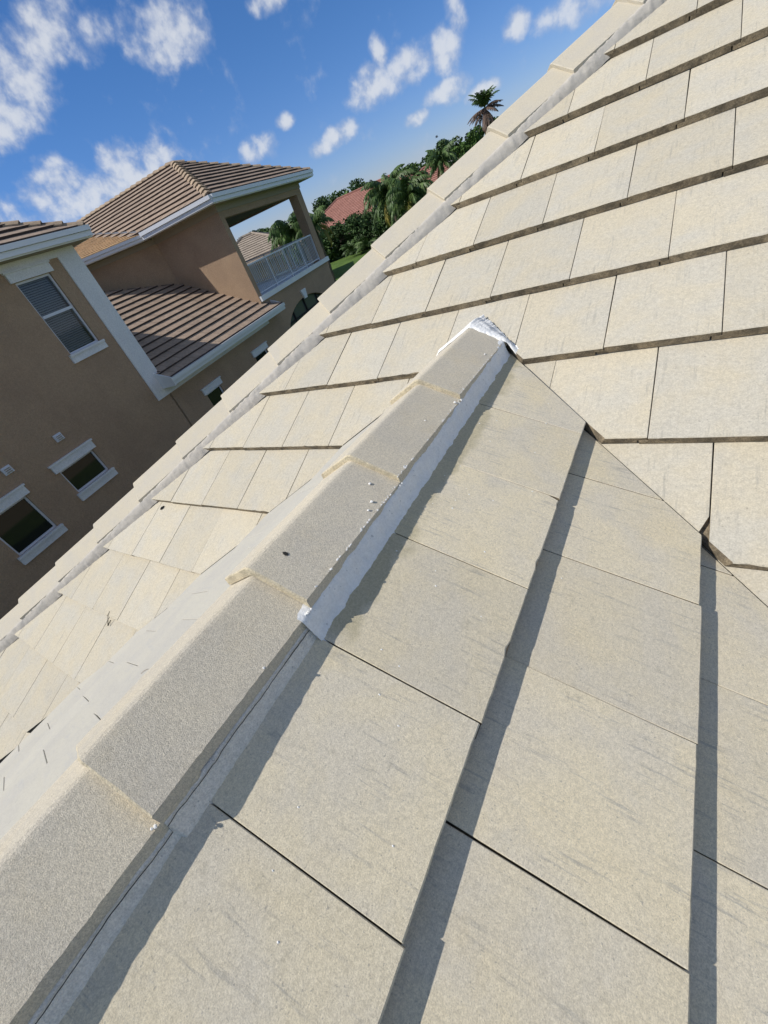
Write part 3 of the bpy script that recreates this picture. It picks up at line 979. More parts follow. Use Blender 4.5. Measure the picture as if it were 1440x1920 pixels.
def wall_with_holes(name, axis, c0, c1, u0, u1, z0, z1, holes, mt):
    """wall between planes c0<c1 on an axis ('a' or 'b'), holes=[(u0,u1,z0,z1)] cut out as a grid"""
    us = sorted({u0, u1, *[h[0] for h in holes], *[h[1] for h in holes]})
    zs = sorted({z0, z1, *[h[2] for h in holes], *[h[3] for h in holes]})
    bm = bmesh.new()
    keep = {}
    def solid(i, j):
        if i < 0 or j < 0 or i >= len(us) - 1 or j >= len(zs) - 1: return False
        uc = (us[i] + us[i + 1]) / 2; zc = (zs[j] + zs[j + 1]) / 2
        return not any(h[0] < uc < h[1] and h[2] < zc < h[3] for h in holes)
    def P(c, u, z): return (c, u, z + ZC) if axis == 'a' else (u, c, z + ZC)
    vs, fs = [], []
    def quad(*p):
        n = len(vs); vs.extend(p); fs.append((n, n + 1, n + 2, n + 3))
    for i in range(len(us) - 1):
        for j in range(len(zs) - 1):
            if not solid(i, j): continue
            a, b, c, d = us[i], us[i + 1], zs[j], zs[j + 1]
            quad(P(c1, a, c), P(c1, b, c), P(c1, b, d), P(c1, a, d))
            quad(P(c0, b, c), P(c0, a, c), P(c0, a, d), P(c0, b, d))
            if not solid(i - 1, j): quad(P(c0, a, c), P(c1, a, c), P(c1, a, d), P(c0, a, d))
            if not solid(i + 1, j): quad(P(c1, b, c), P(c0, b, c), P(c0, b, d), P(c1, b, d))
            if not solid(i, j - 1): quad(P(c0, a, c), P(c0, b, c), P(c1, b, c), P(c1, a, c))
            if not solid(i, j + 1): quad(P(c1, a, d), P(c1, b, d), P(c0, b, d), P(c0, a, d))
    o = mesh(name, vs, fs, mt, NB)
    bm.free()
    return o


AW = -11.5
WT = 0.25
wU = (7.20, 8.12, -0.50, 1.17)
wS1 = (5.02, 6.02, -3.14, -2.50)
wS2 = (3.14, 4.13, -3.43, -2.48)
wS3 = (10.24, 11.02, -4.0, -3.16)
wS4 = (13.3, 14.15, -4.0, -3.16)
B0, B1, B2, B3 = -2.0, 9.06, 15.15, 21.45
wall_with_holes('wall', 'a', AW - WT, AW, B0, B1, -4.8, 1.75, [wU, wS1, wS2], m_stucco)
# lower front wall under skirt roof and balcony with arch opening
ARCH = (16.0, 20.55)
wall_with_holes('wall', 'a', AW - WT, AW, B1 + .001, B3, -4.8, -1.72, [wS3, wS4, (ARCH[0], ARCH[1], -4.8, -2.43), (9.0, 15.12, -1.90, -1.72)], m_stucco)
# arch spandrels
mb = MB()
ac = (ARCH[0] + ARCH[1]) / 2; ar = (ARCH[1] - ARCH[0]) / 2
zt = -2.43; zs_ = -3.65
for sgn in (-1, 1):
    arc = []
    for i in range(13):
        t = math.pi / 2 * i / 12
        arc.append((AW - WT, ac + sgn * ar * math.sin(t), zs_ + (zt - zs_) * math.cos(t) + ZC - 0.001))
    for i in range(12):
        p0, p1 = arc[i], arc[i + 1]
        mb.prism([p0, p1, (AW - WT, p1[1], zt + ZC), (AW - WT, p0[1] + sgn * 1e-4, zt + ZC)], (WT - 0.001, 0, 0))
nb(mb, 'arch_spandrel', m_stucco)
# dark screened room behind the arch: floor, mullions and screen
mb = MB()
mb.box(AW - 3.5, AW - 3.4, 15.4, 21.3, 0, 3.0)
mb.box(AW - 3.4, AW - WT - .002, 15.3, 15.4, 0, 3.0)
nb(mb, 'porch_inner_wall', m_stucco)
mb = MB()
mb.box(AW - 0.16, AW - 0.155, ARCH[0], ARCH[1], 0, zt + ZC)
nb(mb, 'insect_screen', m_screen)
mb = MB()
for y in (17.1, 18.27, 19.45): mb.box(AW - 0.15, AW - 0.10, y - 0.03, y + 0.03, 0, zt + ZC - 0.05)
for z in (1.0, 1.75): mb.box(AW - 0.15, AW - 0.11, ARCH[0], ARCH[1], z, z + 0.05)
nb(mb, 'screen_frame', m_dark)
mb = MB()                                           # keystone
mb.prism([(AW + .001, 18.16, -2.50 + ZC), (AW + .001, 18.40, -2.50 + ZC), (AW + .001, 18.50, -2.14 + ZC), (AW + .001, 18.06, -2.14 + ZC)], (0.07, 0, 0))
nb(mb, 'keystone', m_band)

# side/back walls of block L and recessed upper storey
mb = MB()
mb.box(-20, AW - WT - .002, B1 - WT, B1 - .004, 0, 1.75 + ZC)
mb.box(-20, -19.8, B0, B1 - WT - .002, 0, 1.75 + ZC)
mb.box(-19.8, AW - WT - .002, B0, B0 + WT, 0, 1.75 + ZC)
nb(mb, 'wall', m_stucco)
# angled recessed wall (45 degrees) and the wall beside the balcony
KC = (-14.88, 15.15)
mb = MB()
pts = [(KC[0], KC[1]), (KC[0] - 5.2, KC[1] - 5.2), (KC[0] - 5.4, KC[1] - 5.0), (KC[0] - 0.1, KC[1] + 0.25)]
mb.prism([(x, y, -2.2 + ZC) for x, y in pts], (0, 0, 3.72))
nb(mb, 'wall', m_stucco)
mb = MB()
mb.box(KC[0] + .002, AW - .003, B2, B2 + 0.24, -2.2 + ZC, 1.5 + ZC)
nb(mb, 'wall', m_stucco)
# soffit and eaves of angled wall
# trims on block L
mb = MB(); mb.box(AW, AW + 0.035, 8.53, B1 + 0.03, -2.28 + ZC, 1.40 + ZC)
mb.box(AW - 0.3, AW - .001, B1, B1 + 0.03, -2.28 + ZC, 1.40 + ZC)
nb(mb, 'corner_pilaster', m_band)
mb = MB(); mb.box(AW, AW + 0.036, B0, B1 + 0.03, 1.401 + ZC, 1.72 + ZC)
mb.box(AW - 6, AW - .001, B1, B1 + 0.03, 1.401 + ZC, 1.72 + ZC)
nb(mb, 'frieze_band', m_band)
mb = MB(); mb.box(AW + .001, AW + 0.034, 8.53, 15.0, -2.48 + ZC, -2.281 + ZC)
nb(mb, 'belt_band', m_band)


def window(b0, b1, z0, z1, double=False, blinds=False, header=0.19, sill=0.20, over=0.1, hstep=True):
    root = MB()
    fw = 0.045
    a1 = AW - 0.05; a0 = AW - 0.11
    z0 += ZC; z1 += ZC
    root.box(a0, a1, b0, b0 + fw, z0, z1); root.box(a0, a1, b1 - fw, b1, z0, z1)
    root.box(a0, a1, b0 + fw, b1 - fw, z0, z0 + fw); root.box(a0, a1, b0 + fw, b1 - fw, z1 - fw, z1)
    w_ = nb(root, 'window', m_alum)
    if double:
        zm = z0 + (z1 - z0) * 0.535
        mr = MB(); mr.box(a0 + .01, a1 + .015, b0 + fw, b1 - fw, zm - 0.03, zm + 0.03); nb(mr, 'meeting_rail', m_alum, w_)
        for q0, q1, dx in ((z0 + fw, zm - 0.03, 0.0), (zm + 0.03, z1 - fw, -0.015)):
            g = MB(); g.box(a0 + .03 + dx, a0 + .036 + dx, b0 + fw, b1 - fw, q0, q1); nb(g, 'pane', m_glass, w_)
    else:
        g = MB(); g.box(a0 + .02, a0 + .026, b0 + fw, b1 - fw, z0 + fw, z1 - fw); nb(g, 'pane', m_gdark, w_)
    if blinds:
        mb = MB()
        z = z0 + 0.06
        while z < z1 - 0.06:
            mb.add([(a0 - 0.06, b0 + .05, z), (a0 - 0.06, b1 - .05, z), (a0 - 0.095, b1 - .05, z + 0.040), (a0 - 0.095, b0 + .05, z + 0.040)], [(0, 1, 2, 3)])
            z += 0.048
        nb(mb, 'blind', m_blind, w_, kind='stuff')
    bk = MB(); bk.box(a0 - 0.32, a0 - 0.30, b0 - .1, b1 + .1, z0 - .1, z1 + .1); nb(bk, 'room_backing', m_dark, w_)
    h = MB()
    h.box(AW, AW + 0.05, b0 - over, b1 + over, z1 + 0.005, z1 + header)
    if hstep: h.box(AW, AW + 0.075, b0 - over - 0.03, b1 + over + 0.03, z1 + header + .001, z1 + header + 0.04)
    nb(h, 'window_header', m_band, w_)
    s = MB()
    s.box(AW, AW + 0.085, b0 - over * 0.8, b1 + over * 0.8, z0 - 0.045, z0 + 0.004)
    s.box(AW, AW + 0.05, b0 - over * 0.8, b1 + over * 0.8, z0 - sill, z0 - 0.046)
    nb(s, 'window_sill', m_band, w_)
    return w_


window(*wU, double=True, blinds=True)
window(*wS1); window(*wS2); window(*wS3); window(*wS4)
for b in (5.57, 4.24):
    v = MB(); v.box(AW, AW + 0.04, b - 0.10, b + 0.10, -1.95 + ZC, -1.78 + ZC); v.box(AW + .04, AW + 0.055, b - 0.075, b + 0.075, -1.93 + ZC, -1.80 + ZC)
    v2 = nb(v, 'wall_vent', m_alum)
    f = MB()
    for q in range(3): f.box(AW + .055, AW + .075, b - 0.06, b + 0.06, -1.92 + q * 0.04 + ZC, -1.905 + q * 0.04 + ZC)
    nb(f, 'vent_louver', m_soffit, v2, kind='stuff')

# roofs -----------------------------------------------------------------
T = TM
cT, sT = cM, sM_
EX, TT = 0.371, 0.052


def eave(name, p0, p1, outv, zb, zt_, mt=None, gutter=True, bright=False):
    """fascia board with a box gutter along p0->p1 (local a,b), outward normal outv"""
    p0, p1, ov = Vector((*p0, 0)), Vector((*p1, 0)), Vector((*outv, 0))
    mb = MB()
    d = p1 - p0
    mb.obox(p0 - ov * 0.03 + Vector((0, 0, zb - 0.02 + ZC)), d, ov * 0.028, (0, 0, zt_ - zb + 0.0))
    f = nb(mb, 'fascia', mt or m_fascia)
    g = MB()
    if gutter:
        h = zt_ - zb
        g.obox(p0 + Vector((0, 0, zb + h * 0.02 + ZC)), d, ov * 0.055, (0, 0, h * 0.46))
        g.obox(p0 + Vector((0, 0, zb + h * 0.50 + ZC)), d, ov * 0.105, (0, 0, h * 0.46))
        nb(g, 'gutter', m_gutter, f)
    return f


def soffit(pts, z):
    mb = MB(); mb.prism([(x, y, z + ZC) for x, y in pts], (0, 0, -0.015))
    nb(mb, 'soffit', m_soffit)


# block L: hip roof
EA = -11.02; EB = 9.42; EZ0, EZ1 = 1.56, 1.79
eave('f', (EA, B0 - .5), (EA, EB), (1, 0), EZ0, EZ1)
eave('f', (EA - .03, EB), (-20.4, EB), (0, 1), EZ0, EZ1)
soffit([(EA - .03, B0 - .4), (EA - .03, EB - .03), (-20, EB - .03), (-20, B1 + .032), (AW + .037, B1 + .032), (AW + .037, B0 - .4)], EZ0 + 0.0)
W2 = (20.4 + EA) / 2                                  # half depth of the roof
hl = W2 / cT
ZE = EZ1 + ZC - 0.01
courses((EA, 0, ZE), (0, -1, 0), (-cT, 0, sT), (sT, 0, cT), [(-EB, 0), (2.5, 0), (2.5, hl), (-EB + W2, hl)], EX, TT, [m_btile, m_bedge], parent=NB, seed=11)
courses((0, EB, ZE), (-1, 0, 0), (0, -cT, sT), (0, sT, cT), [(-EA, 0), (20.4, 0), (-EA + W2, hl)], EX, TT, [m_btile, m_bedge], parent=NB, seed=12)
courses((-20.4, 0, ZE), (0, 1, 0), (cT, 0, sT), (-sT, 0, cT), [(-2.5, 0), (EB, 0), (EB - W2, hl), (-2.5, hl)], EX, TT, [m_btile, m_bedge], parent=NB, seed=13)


def small_caps(p0, p1, n, up=0.05, w_=0.17, fall=0.085, mats=m_bcap):
    """hip or ridge cap tiles from p0 (low) to p1 (high)"""
    p0, p1 = Vector(p0), Vector(p1)
    d = (p1 - p0); L = d.length / n
    d.normalize()
    x = d.cross(Vector((0, 0, 1))).normalized(); z = x.cross(d).normalized()
    if z.z < 0: z = -z
    me = None
    for i in range(n):
        o = p0 + d * L * i
        mw = frame(o + z * up, x, d, z)
        if me is None:
            mb = MB()
            sec = [(-w_, -fall), (-w_ * .55, -fall * .40), (0, 0), (w_ * .55, -fall * .40), (w_, -fall)]
            vsx = []
            for y, up_ in ((0, 0.055), (L * 1.08, 0.0)):
                vsx += [(a, y, b + up_) for a, b in sec]
                vsx += [(a, y, b + up_ - 0.03) for a, b in sec]
            fsx = []
            for k in range(4):
                fsx.append((k, k + 1, 10 + k + 1, 10 + k)); fsx.append((k, 5 + k, 5 + k + 1, k + 1)); fsx.append((10 + k, 10 + k + 1, 15 + k + 1, 15 + k))
            fsx.append((0, 10, 15, 5)); fsx.append((4, 9, 19, 14))
            mb.add(vsx, fsx)
            o_ = mb.build('ridge_tile', mats, NB); me = o_.data
        else:
            o_ = bpy.data.objects.new('ridge_tile', me); COL.objects.link(o_); o_.parent = NB
        o_.matrix_local = mw


apL = (EA - W2, EB - W2, ZE + W2 * T)
small_caps((EA - .02, EB - .02, ZE), apL, 16)
small_caps((-20.38, EB - .02, ZE), apL, 16)
small_caps((apL[0], -3, apL[2]), apL, 14)

# upper wing with covered balcony
UA0, UB0, UB1 = -11.0, 14.48, 22.12
HW = (UB1 - UB0) / 2
hu = HW / cT
UAback = -24.0
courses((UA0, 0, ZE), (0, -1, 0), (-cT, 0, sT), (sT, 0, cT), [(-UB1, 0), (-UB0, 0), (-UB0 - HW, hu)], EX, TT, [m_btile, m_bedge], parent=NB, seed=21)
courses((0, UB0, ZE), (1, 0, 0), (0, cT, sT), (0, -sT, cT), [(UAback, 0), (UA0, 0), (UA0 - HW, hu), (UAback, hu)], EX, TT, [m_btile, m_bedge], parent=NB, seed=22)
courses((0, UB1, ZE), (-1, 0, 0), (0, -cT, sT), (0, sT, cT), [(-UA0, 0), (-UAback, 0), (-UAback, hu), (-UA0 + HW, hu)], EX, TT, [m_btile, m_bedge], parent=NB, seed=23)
apU = (UA0 - HW, UB0 + HW, ZE + HW * T)
small_caps((UA0 - .03, UB0 + .03, ZE), apU, 13)
small_caps((UA0 - .03, UB1 - .03, ZE), apU, 13)
small_caps((UAback, UB0 + HW, apU[2]), apU, 24)
eave('f', (UA0, UB0), (UA0, UB1), (1, 0), 1.545, EZ1)
eave('f', (-14.62, UB0), (UA0 + .03, UB0), (0, -1), 1.545, EZ1)
eave('f', (UA0, UB1), (UAback, UB1), (0, 1), 1.545, EZ1)
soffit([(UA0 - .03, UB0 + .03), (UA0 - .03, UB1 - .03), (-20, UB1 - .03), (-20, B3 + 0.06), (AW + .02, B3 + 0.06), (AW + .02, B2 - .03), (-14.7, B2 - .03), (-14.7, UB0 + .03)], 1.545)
# trim band under this eave, beam above the opening, ceiling
mb = MB()
mb.box(AW, AW + 0.03, B2 - .03, B3 + .03, 1.33 + ZC, 1.53 + ZC)
mb.box(KC[0], AW - .001, B2 - .03, B2 - .001, 1.33 + ZC, 1.53 + ZC)
nb(mb, 'trim_band', m_soffit)
mb = MB()
mb.box(AW - 0.30, AW - .001, B2 + .241, B3, 1.13 + ZC, 1.52 + ZC)
mb.box(-17.9, AW - 0.301, B3 - 0.30, B3, 1.13 + ZC, 1.52 + ZC)
nb(mb, 'porch_beam', m_stucco)
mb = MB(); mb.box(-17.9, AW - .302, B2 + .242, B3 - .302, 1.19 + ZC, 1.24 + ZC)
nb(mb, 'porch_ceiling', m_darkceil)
mb = MB(); mb.box(AW - 0.45, AW - .002, 20.97, B3 - .001, -1.70 + ZC, 1.129 + ZC)
nb(mb, 'porch_column', m_stucco)
mb = MB(); mb.box(-18.1, -17.9, B2, B3, -1.7 + ZC, 1.5 + ZC)
nb(mb, 'wall', m_stucco)
# balcony floor edge
mb = MB()
mb.box(-18, AW + 0.02, B2 + .05, B3 + 0.05, -1.719 + ZC, -1.63 + ZC)
mb.box(AW + .001, AW + 0.10, B2 + .02, B3 + 0.12, -1.71 + ZC, -1.53 + ZC)
mb.box(-18, AW + .0, B3 + .051, B3 + 0.12, -1.71 + ZC, -1.53 + ZC)
nb(mb, 'balcony_floor', m_fascia)
# lower side walls below the balcony
mb = MB(); mb.box(-18, AW - WT - .001, B3 - .2, B3 - .003, 0, -1.72 + ZC); nb(mb, 'wall', m_stucco)


def railing(p0, p1, z0, z1, nsec, nb_per):
    p0, p1 = Vector((*p0, 0)), Vector((*p1, 0))
    d = (p1 - p0); L = d.length; d.normalize(); q = Vector((-d.y, d.x, 0))
    mb = MB()
    mb.obox(p0 - q * 0.03 + Vector((0, 0, z1 - 0.05 + ZC)), d * L, q * 0.06, (0, 0, 0.05))
    rl = nb(mb, 'balcony_railing', m_alum)
    m2 = MB()
    m2.obox(p0 - q * 0.015 + Vector((0, 0, z0 + 0.07 + ZC)), d * L, q * 0.03, (0, 0, 0.035)); nb(m2, 'bottom_rail', m_alum, rl)
    me = mp = None
    n = nsec * nb_per
    for i in range(n + 1):
        o = p0 + d * (L * i / n)
        post = i % nb_per == 0
        if post:
            if mp is None:
                t = MB(); t.box(-.026, .026, -.026, .026, 0, z1 - .05 - z0); ob = t.build('rail_post', m_alum, rl); mp = ob.data
            else:
                ob = bpy.data.objects.new('rail_post', mp); COL.objects.link(ob); ob.parent = rl
        else:
            if me is None:
                t = MB(); t.box(-.009, .009, -.009, .009, 0.10, z1 - .05 - z0); ob = t.build('baluster', m_alum, rl); me = ob.data
            else:
                ob = bpy.data.objects.new('baluster', me); COL.objects.link(ob); ob.parent = rl
        ob.location = (o.x, o.y, z0 + ZC)


railing((AW - 0.08, B2 + 0.26), (AW - 0.08, 20.95), -1.53, -0.42, 4, 11)
railing((AW - 0.2, B3 - 0.10), (-17.8, B3 - 0.10), -1.53, -0.42, 4, 11)

# chamfered wing: eave, roof plane of low pitch, valley flashing
d45 = Vector((-S2, -S2, 0))
pA = Vector((-14.62, 14.66, 0)); pB = pA + d45 * 7
eave('f', (pB.x, pB.y), (pA.x, pA.y), (S2, -S2), 1.545, 1.74)
mb = MB()
mb.prism([(pA.x - .02, pA.y + .02, 1.545 + ZC), (pB.x, pB.y, 1.545 + ZC), (pB.x - 1, pB.y + 1, 1.545 + ZC), (pA.x - 0.35, pA.y + .5, 1.545 + ZC)], (0, 0, -0.015))
nb(mb, 'soffit', m_soffit)
mb = MB()
oA = Vector((KC[0] + .02, KC[1] - .02, 0))
mb.prism([(oA.x, oA.y, 1.35 + ZC), (oA.x - 5, oA.y - 5, 1.35 + ZC), (oA.x - 5 - .03, oA.y - 5 + .03, 1.35 + ZC), (oA.x - .03, oA.y + .03, 1.35 + ZC)], (0, 0, 0.175))
nb(mb, 'trim_band', m_soffit)
TB = 0.21
ln = math.sqrt(1 + TB * TB)
upd = Vector((-S2, S2, TB)) / ln
nrm = Vector((d45.x, d45.y, 0)).cross(upd)
if nrm.z < 0: nrm = -nrm
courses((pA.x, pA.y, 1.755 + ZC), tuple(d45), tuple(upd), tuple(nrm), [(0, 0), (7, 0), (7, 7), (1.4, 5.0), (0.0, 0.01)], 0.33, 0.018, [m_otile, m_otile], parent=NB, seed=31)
vv = Vector((-19.39 + 14.65, 16.53 - 14.52, 2.79 - 1.79))
mb = MB()
st = Vector((-14.60, 14.47, 1.795 + ZC)); sd = vv.normalized()
mb.obox(st - Vector((0, 0.05, 0.01)), sd * 5.6, (0, 0.12, 0.03), (0, 0, 0.012))
nb(mb, 'valley_flashing', m_flash)

# skirt roof over the lower front rooms
SE = -11.0; SZ = -2.04
sl_len = 7.5
courses((SE, 0, SZ + ZC - 0.01), (0, -1, 0), (-cT, 0, sT), (sT, 0, cT), [(-15.75, 0), (-9.06, 0), (-9.06, 8.2), (-9.9, 8.2), (-15.15, 4.35), (-15.15, 0.6), (-15.4, 0.35)], EX, TT, [m_btile, m_bedge], parent=NB, seed=41)
courses((SE, 0, SZ + ZC - 0.012), (0, -1, 0), (-cT, 0, sT), (sT, 0, cT), [(-9.06, 0), (-8.95, 0), (-8.95, 0.5), (-9.06, 0.5)], EX, TT, [m_btile, m_bedge], parent=NB, seed=42)
eave('f', (SE, 8.93), (SE, 15.72), (1, 0), -2.27, -2.04)
mb = MB(); mb.prism([(SE + .1, 8.93, -2.28 + ZC), (SE + .1, 8.93, -2.03 + ZC), (AW + .036, 8.93, -1.80 + ZC), (AW + .036, 8.93, -2.28 + ZC)], (0, -0.03, 0)); nb(mb, 'fascia', m_fascia)
mb = MB(); mb.prism([(SE, 15.72, -2.28 + ZC), (SE, 15.72, -2.03 + ZC), (AW, 15.72, -1.80 + ZC), (AW, 15.72, -2.28 + ZC)], (0, 0.03, 0)); nb(mb, 'fascia', m_fascia)
soffit([(SE - .03, 8.95), (SE - .03, 15.7), (AW + .036, 15.7), (AW + .036, 8.95)], -2.265)


# ------------------------------------------------------------------ distant things, placed by compass bearing and distance from the roof
def at(az, dist, z=0.0):
    return Vector((CAM.x + dist * math.cos(R(az)), CAM.y + dist * math.sin(R(az)), GROUND + z))


def hip_house(name, az, dist, rot, w_, d_, wall_h, roofmat, wallmat, label, pitch=0.45, gable=False, cat='house', exp=0.4):
    """w_ along local x, d_ along local y"""
    root = empty(name, at(az, dist), R(rot), label, cat)
    edge = m_rededge if roofmat == m_red else m_tanedge
    mb = MB(); mb.box(-w_ / 2, w_ / 2, -d_ / 2, d_ / 2, 0, wall_h); mb.build('wall', wallmat, root)
    ov = 0.5
    W, D = w_ / 2 + ov, d_ / 2 + ov
    hh = D
    c, s = math.cos(math.atan(pitch)), math.sin(math.atan(pitch))
    rid = max(W - D, 0.0)
    zt_ = wall_h
    for sg in (1, -1):
        courses((0, -sg * D, zt_), (sg, 0, 0), (0, sg * c, s), (0, -sg * s, c), [(-W, 0), (W, 0), (rid, hh / c), (-rid, hh / c)], exp, 0.045, [roofmat, edge], parent=root, seed=3)
        courses((sg * W, 0, zt_), (0, sg, 0), (-sg * c, 0, s), (sg * s, 0, c), [(-D, 0), (D, 0), (0, (W - rid) / c)], exp, 0.045, [roofmat, edge], parent=root, seed=4)
    zr = zt_ + hh * pitch
    for sx, sy in ((1, 1), (1, -1), (-1, 1), (-1, -1)):
        vs, fs = tube([(sx * W, sy * D, zt_ + .03), (sx * rid, 0, zr + .05)], 0.11, 6); mesh('hip_cap', vs, fs, roofmat, root)
    if rid > 0:
        vs, fs = tube([(-rid, 0, zr + .05), (rid, 0, zr + .05)], 0.12, 6); mesh('ridge_cap', vs, fs, roofmat, root)
    mb = MB()
    mb.box(-W, W, -D, -D + .03, zt_ - 0.22, zt_ - .01); mb.box(-W, W, D - .03, D, zt_ - 0.22, zt_ - .01)
    mb.box(-W, -W + .03, -D + .031, D - .031, zt_ - 0.22, zt_ - .01); mb.box(W - .03, W, -D + .031, D - .031, zt_ - 0.22, zt_ - .01)
    mb.build('fascia', m_fascia if False else wallmat, root)
    for sx in (-0.3, 0.25):
        for sy in (1, -1):
            f = MB(); f.box(sx * w_ - .75, sx * w_ + .75, sy * (d_ / 2 + .03) - .03, sy * (d_ / 2 + .03) + .03, 0.9, 2.2)
            wn = f.build('window', m_alum, root)
            g = MB(); yy = sy * (d_ / 2 + .065); g.box(sx * w_ - .66, sx * w_ + .66, yy - .004, yy + .004, 0.98, 2.12); g.build('pane', m_gdark, wn)
    return root


hip_house('tan_roof_house', 135.4, 50, 36, 9.5, 8.5, 3.75, m_tan2, m_stucco, 'house with tan hip roof seen through the balcony opening', 0.44)
hip_house('red_roof_house', 121.6, 78, 20, 21, 12, 3.1, m_red, m_wall2, 'mauve walled house with large red tile hip roof beyond the dark hedge', 0.45)
hip_house('red_roof_house', 114.6, 66, 30, 9, 7.5, 3.0, m_red, m_stucco, 'small roofed red tile house between the tall palm and the cream ridge', 0.5)
hip_house('red_roof_house', 127.2, 150, 10, 5.5, 5, 3.2, m_red, m_wall2, 'tiny far red roof among dark trees right of the porch column', 0.5)
hip_house('grey_roof_house', 128.6, 95, 15, 6, 6, 2.7, m_tan2, m_wall2, 'low far house with dull grey roof behind the porch column', 0.22)


def leaves(n, clumps, size, rn, up=0.3, flat=0.6):
    vs, fs = [], []
    for _ in range(n):
        cx, cy, cz, r = clumps[rn.randrange(len(clumps))]
        while True:
            x, y, z = rn.uniform(-1, 1), rn.uniform(-1, 1), rn.uniform(-1, 1)
            q = x * x + y * y + z * z
            if 0.25 < q < 1.0: break
        p = Vector((cx + x * r, cy + y * r, cz + z * r * 0.75))
        a = Vector((rn.gauss(0, 1), rn.gauss(0, 1), rn.gauss(0, flat))).normalized()
        b = a.cross(Vector((rn.gauss(0, 1), rn.gauss(0, 1), rn.gauss(0, 1)))).normalized()
        s = size * rn.uniform(0.6, 1.3)
        k = len(vs)
        vs += [p - a * s * .5, p + b * s * .28, p + a * s * .5, p - b * s * .28]
        fs.append((k, k + 1, k + 2, k + 3))
    return vs, fs


def tree(name, az, dist, h, r, mt, label, group=None, n=3600, size=0.42, low=0.35, seed=1, cat='tree'):
    rn = random.Random(seed)
    root = empty(name, at(az, dist), rn.uniform(0, 6), label, cat, group)
    pts = [(0, 0, -0.2), (0.05 * h * .1, 0, h * 0.2), (0.1, 0.06 * h * .2, h * 0.45), (0.15, 0.1, h * 0.7)]
    vs, fs = tube(pts, [h * .035, h * .028, h * .02, h * .008], 7)
    for k in range(6):
        a = k * 1.05 + rn.random(); z0 = h * rn.uniform(0.3, 0.55)
        v2, f2 = tube([(0.08, 0.03, z0), (math.cos(a) * r * .35, math.sin(a) * r * .35, z0 + h * .14), (math.cos(a) * r * .7, math.sin(a) * r * .7, z0 + h * .25)], [h * .013, h * .009, h * .004], 5)
        o = len(vs); vs += v2; fs += [tuple(o + i for i in f) for f in f2]
    mesh('trunk', vs, fs, m_trunk, root)
    cl = []
    for _ in range(26):
        a = rn.uniform(0, 6.283); q = math.sqrt(rn.random()) * 0.85; zf = rn.uniform(low, 1.0)
        wdt = math.sin(math.pi * min(1, max(0.12, (1.05 - zf) / (1.05 - low) * 0.75 + 0.12))) ** 0.6
        cl.append((math.cos(a) * q * r * wdt, math.sin(a) * q * r * wdt, zf * h - r * 0.15, r * rn.uniform(0.2, 0.42)))
    vs, fs = leaves(n, cl, size, rn)
    mesh('crown', vs, fs, mt, root)
    return root


def frond(rn, base, az, el0, L, droop, nleaf, ll, mtl=None, feather=0.5, seg=9):
    """returns rachis points and leaflet quads"""
    pts = []
    p = Vector(base); el = el0
    st = L / seg
    for i in range(seg + 1):
        pts.append(p.copy())
        p = p + Vector((math.cos(az) * math.cos(el), math.sin(az) * math.cos(el), math.sin(el))) * st
        el -= droop / seg * (0.5 + 1.2 * i / seg)
    vs, fs = tube(pts, [0.035 * L / 3 * (1 - 0.8 * i / seg) for i in range(seg + 1)], 4)
    side = Vector((-math.sin(az), math.cos(az), 0))
    for k in range(nleaf):
        t = 0.12 + 0.88 * k / nleaf
        f = t * seg; i = min(int(f), seg - 1); q = pts[i].lerp(pts[i + 1], f - i)
        d = (pts[i + 1] - pts[i]).normalized()
        l = ll * math.sin(math.pi * min(0.97, 0.12 + t * 0.85)) * rn.uniform(0.8, 1.15)
        for sg in (-1, 1):
            dr = (side * sg * rn.uniform(.5, 1) + d * 0.7 + Vector((0, 0, -rn.uniform(0.2, 1.5) * feather))).normalized()
            mid = q + dr * l * 0.5
            tip = mid + (dr + Vector((0, 0, -feather * 1.1))).normalized() * l * 0.5
            wv = d * (0.028 * L / 3 + 0.018)
            o = len(vs)
            vs += [q - wv, q + wv, mid + wv * 1.1, mid - wv * 1.1, tip]
            fs += [(o, o + 1, o + 2, o + 3), (o + 3, o + 2, o + 4)]
    return vs, fs


def palm(name, az, dist, h, L, label, nf=20, seed=1, green=m_palm, dead=None, nyel=0, el=(-0.4, 1.35), droop=2.0, feather=0.6, tr_=0.16, nleaf=34, ll=0.55):
    rn = random.Random(seed)
    root = empty(name, at(az, dist), 0, label, 'palm tree')
    vs, fs = tube([(0, 0, -.2), (0.03, 0.02, h * .4), (-0.03, 0.05, h * .75), (0, 0, h)], [tr_ * 1.3, tr_, tr_ * .9, tr_ * .8], 9)
    mesh('trunk', vs, fs, m_trunk, root)
    for i in range(nf):
        a = i * 2.399 + rn.uniform(-.2, .2)
        e = el[0] + (el[1] - el[0]) * (i / (nf - 1)) ** 0.9
        dd = i < int(nf * (dead or 0))
        vs, fs = frond(rn, (0, 0, h), a, e if not dd else rn.uniform(-1.1, 0.35), L * rn.uniform(0.85, 1.1), droop * rn.uniform(.7, 1.15) if not dd else 0.8, nleaf, ll, feather=feather)
        mesh('frond', vs, fs, m_palmbr if dd else (m_palmy if i < nyel else green), root)
    return root


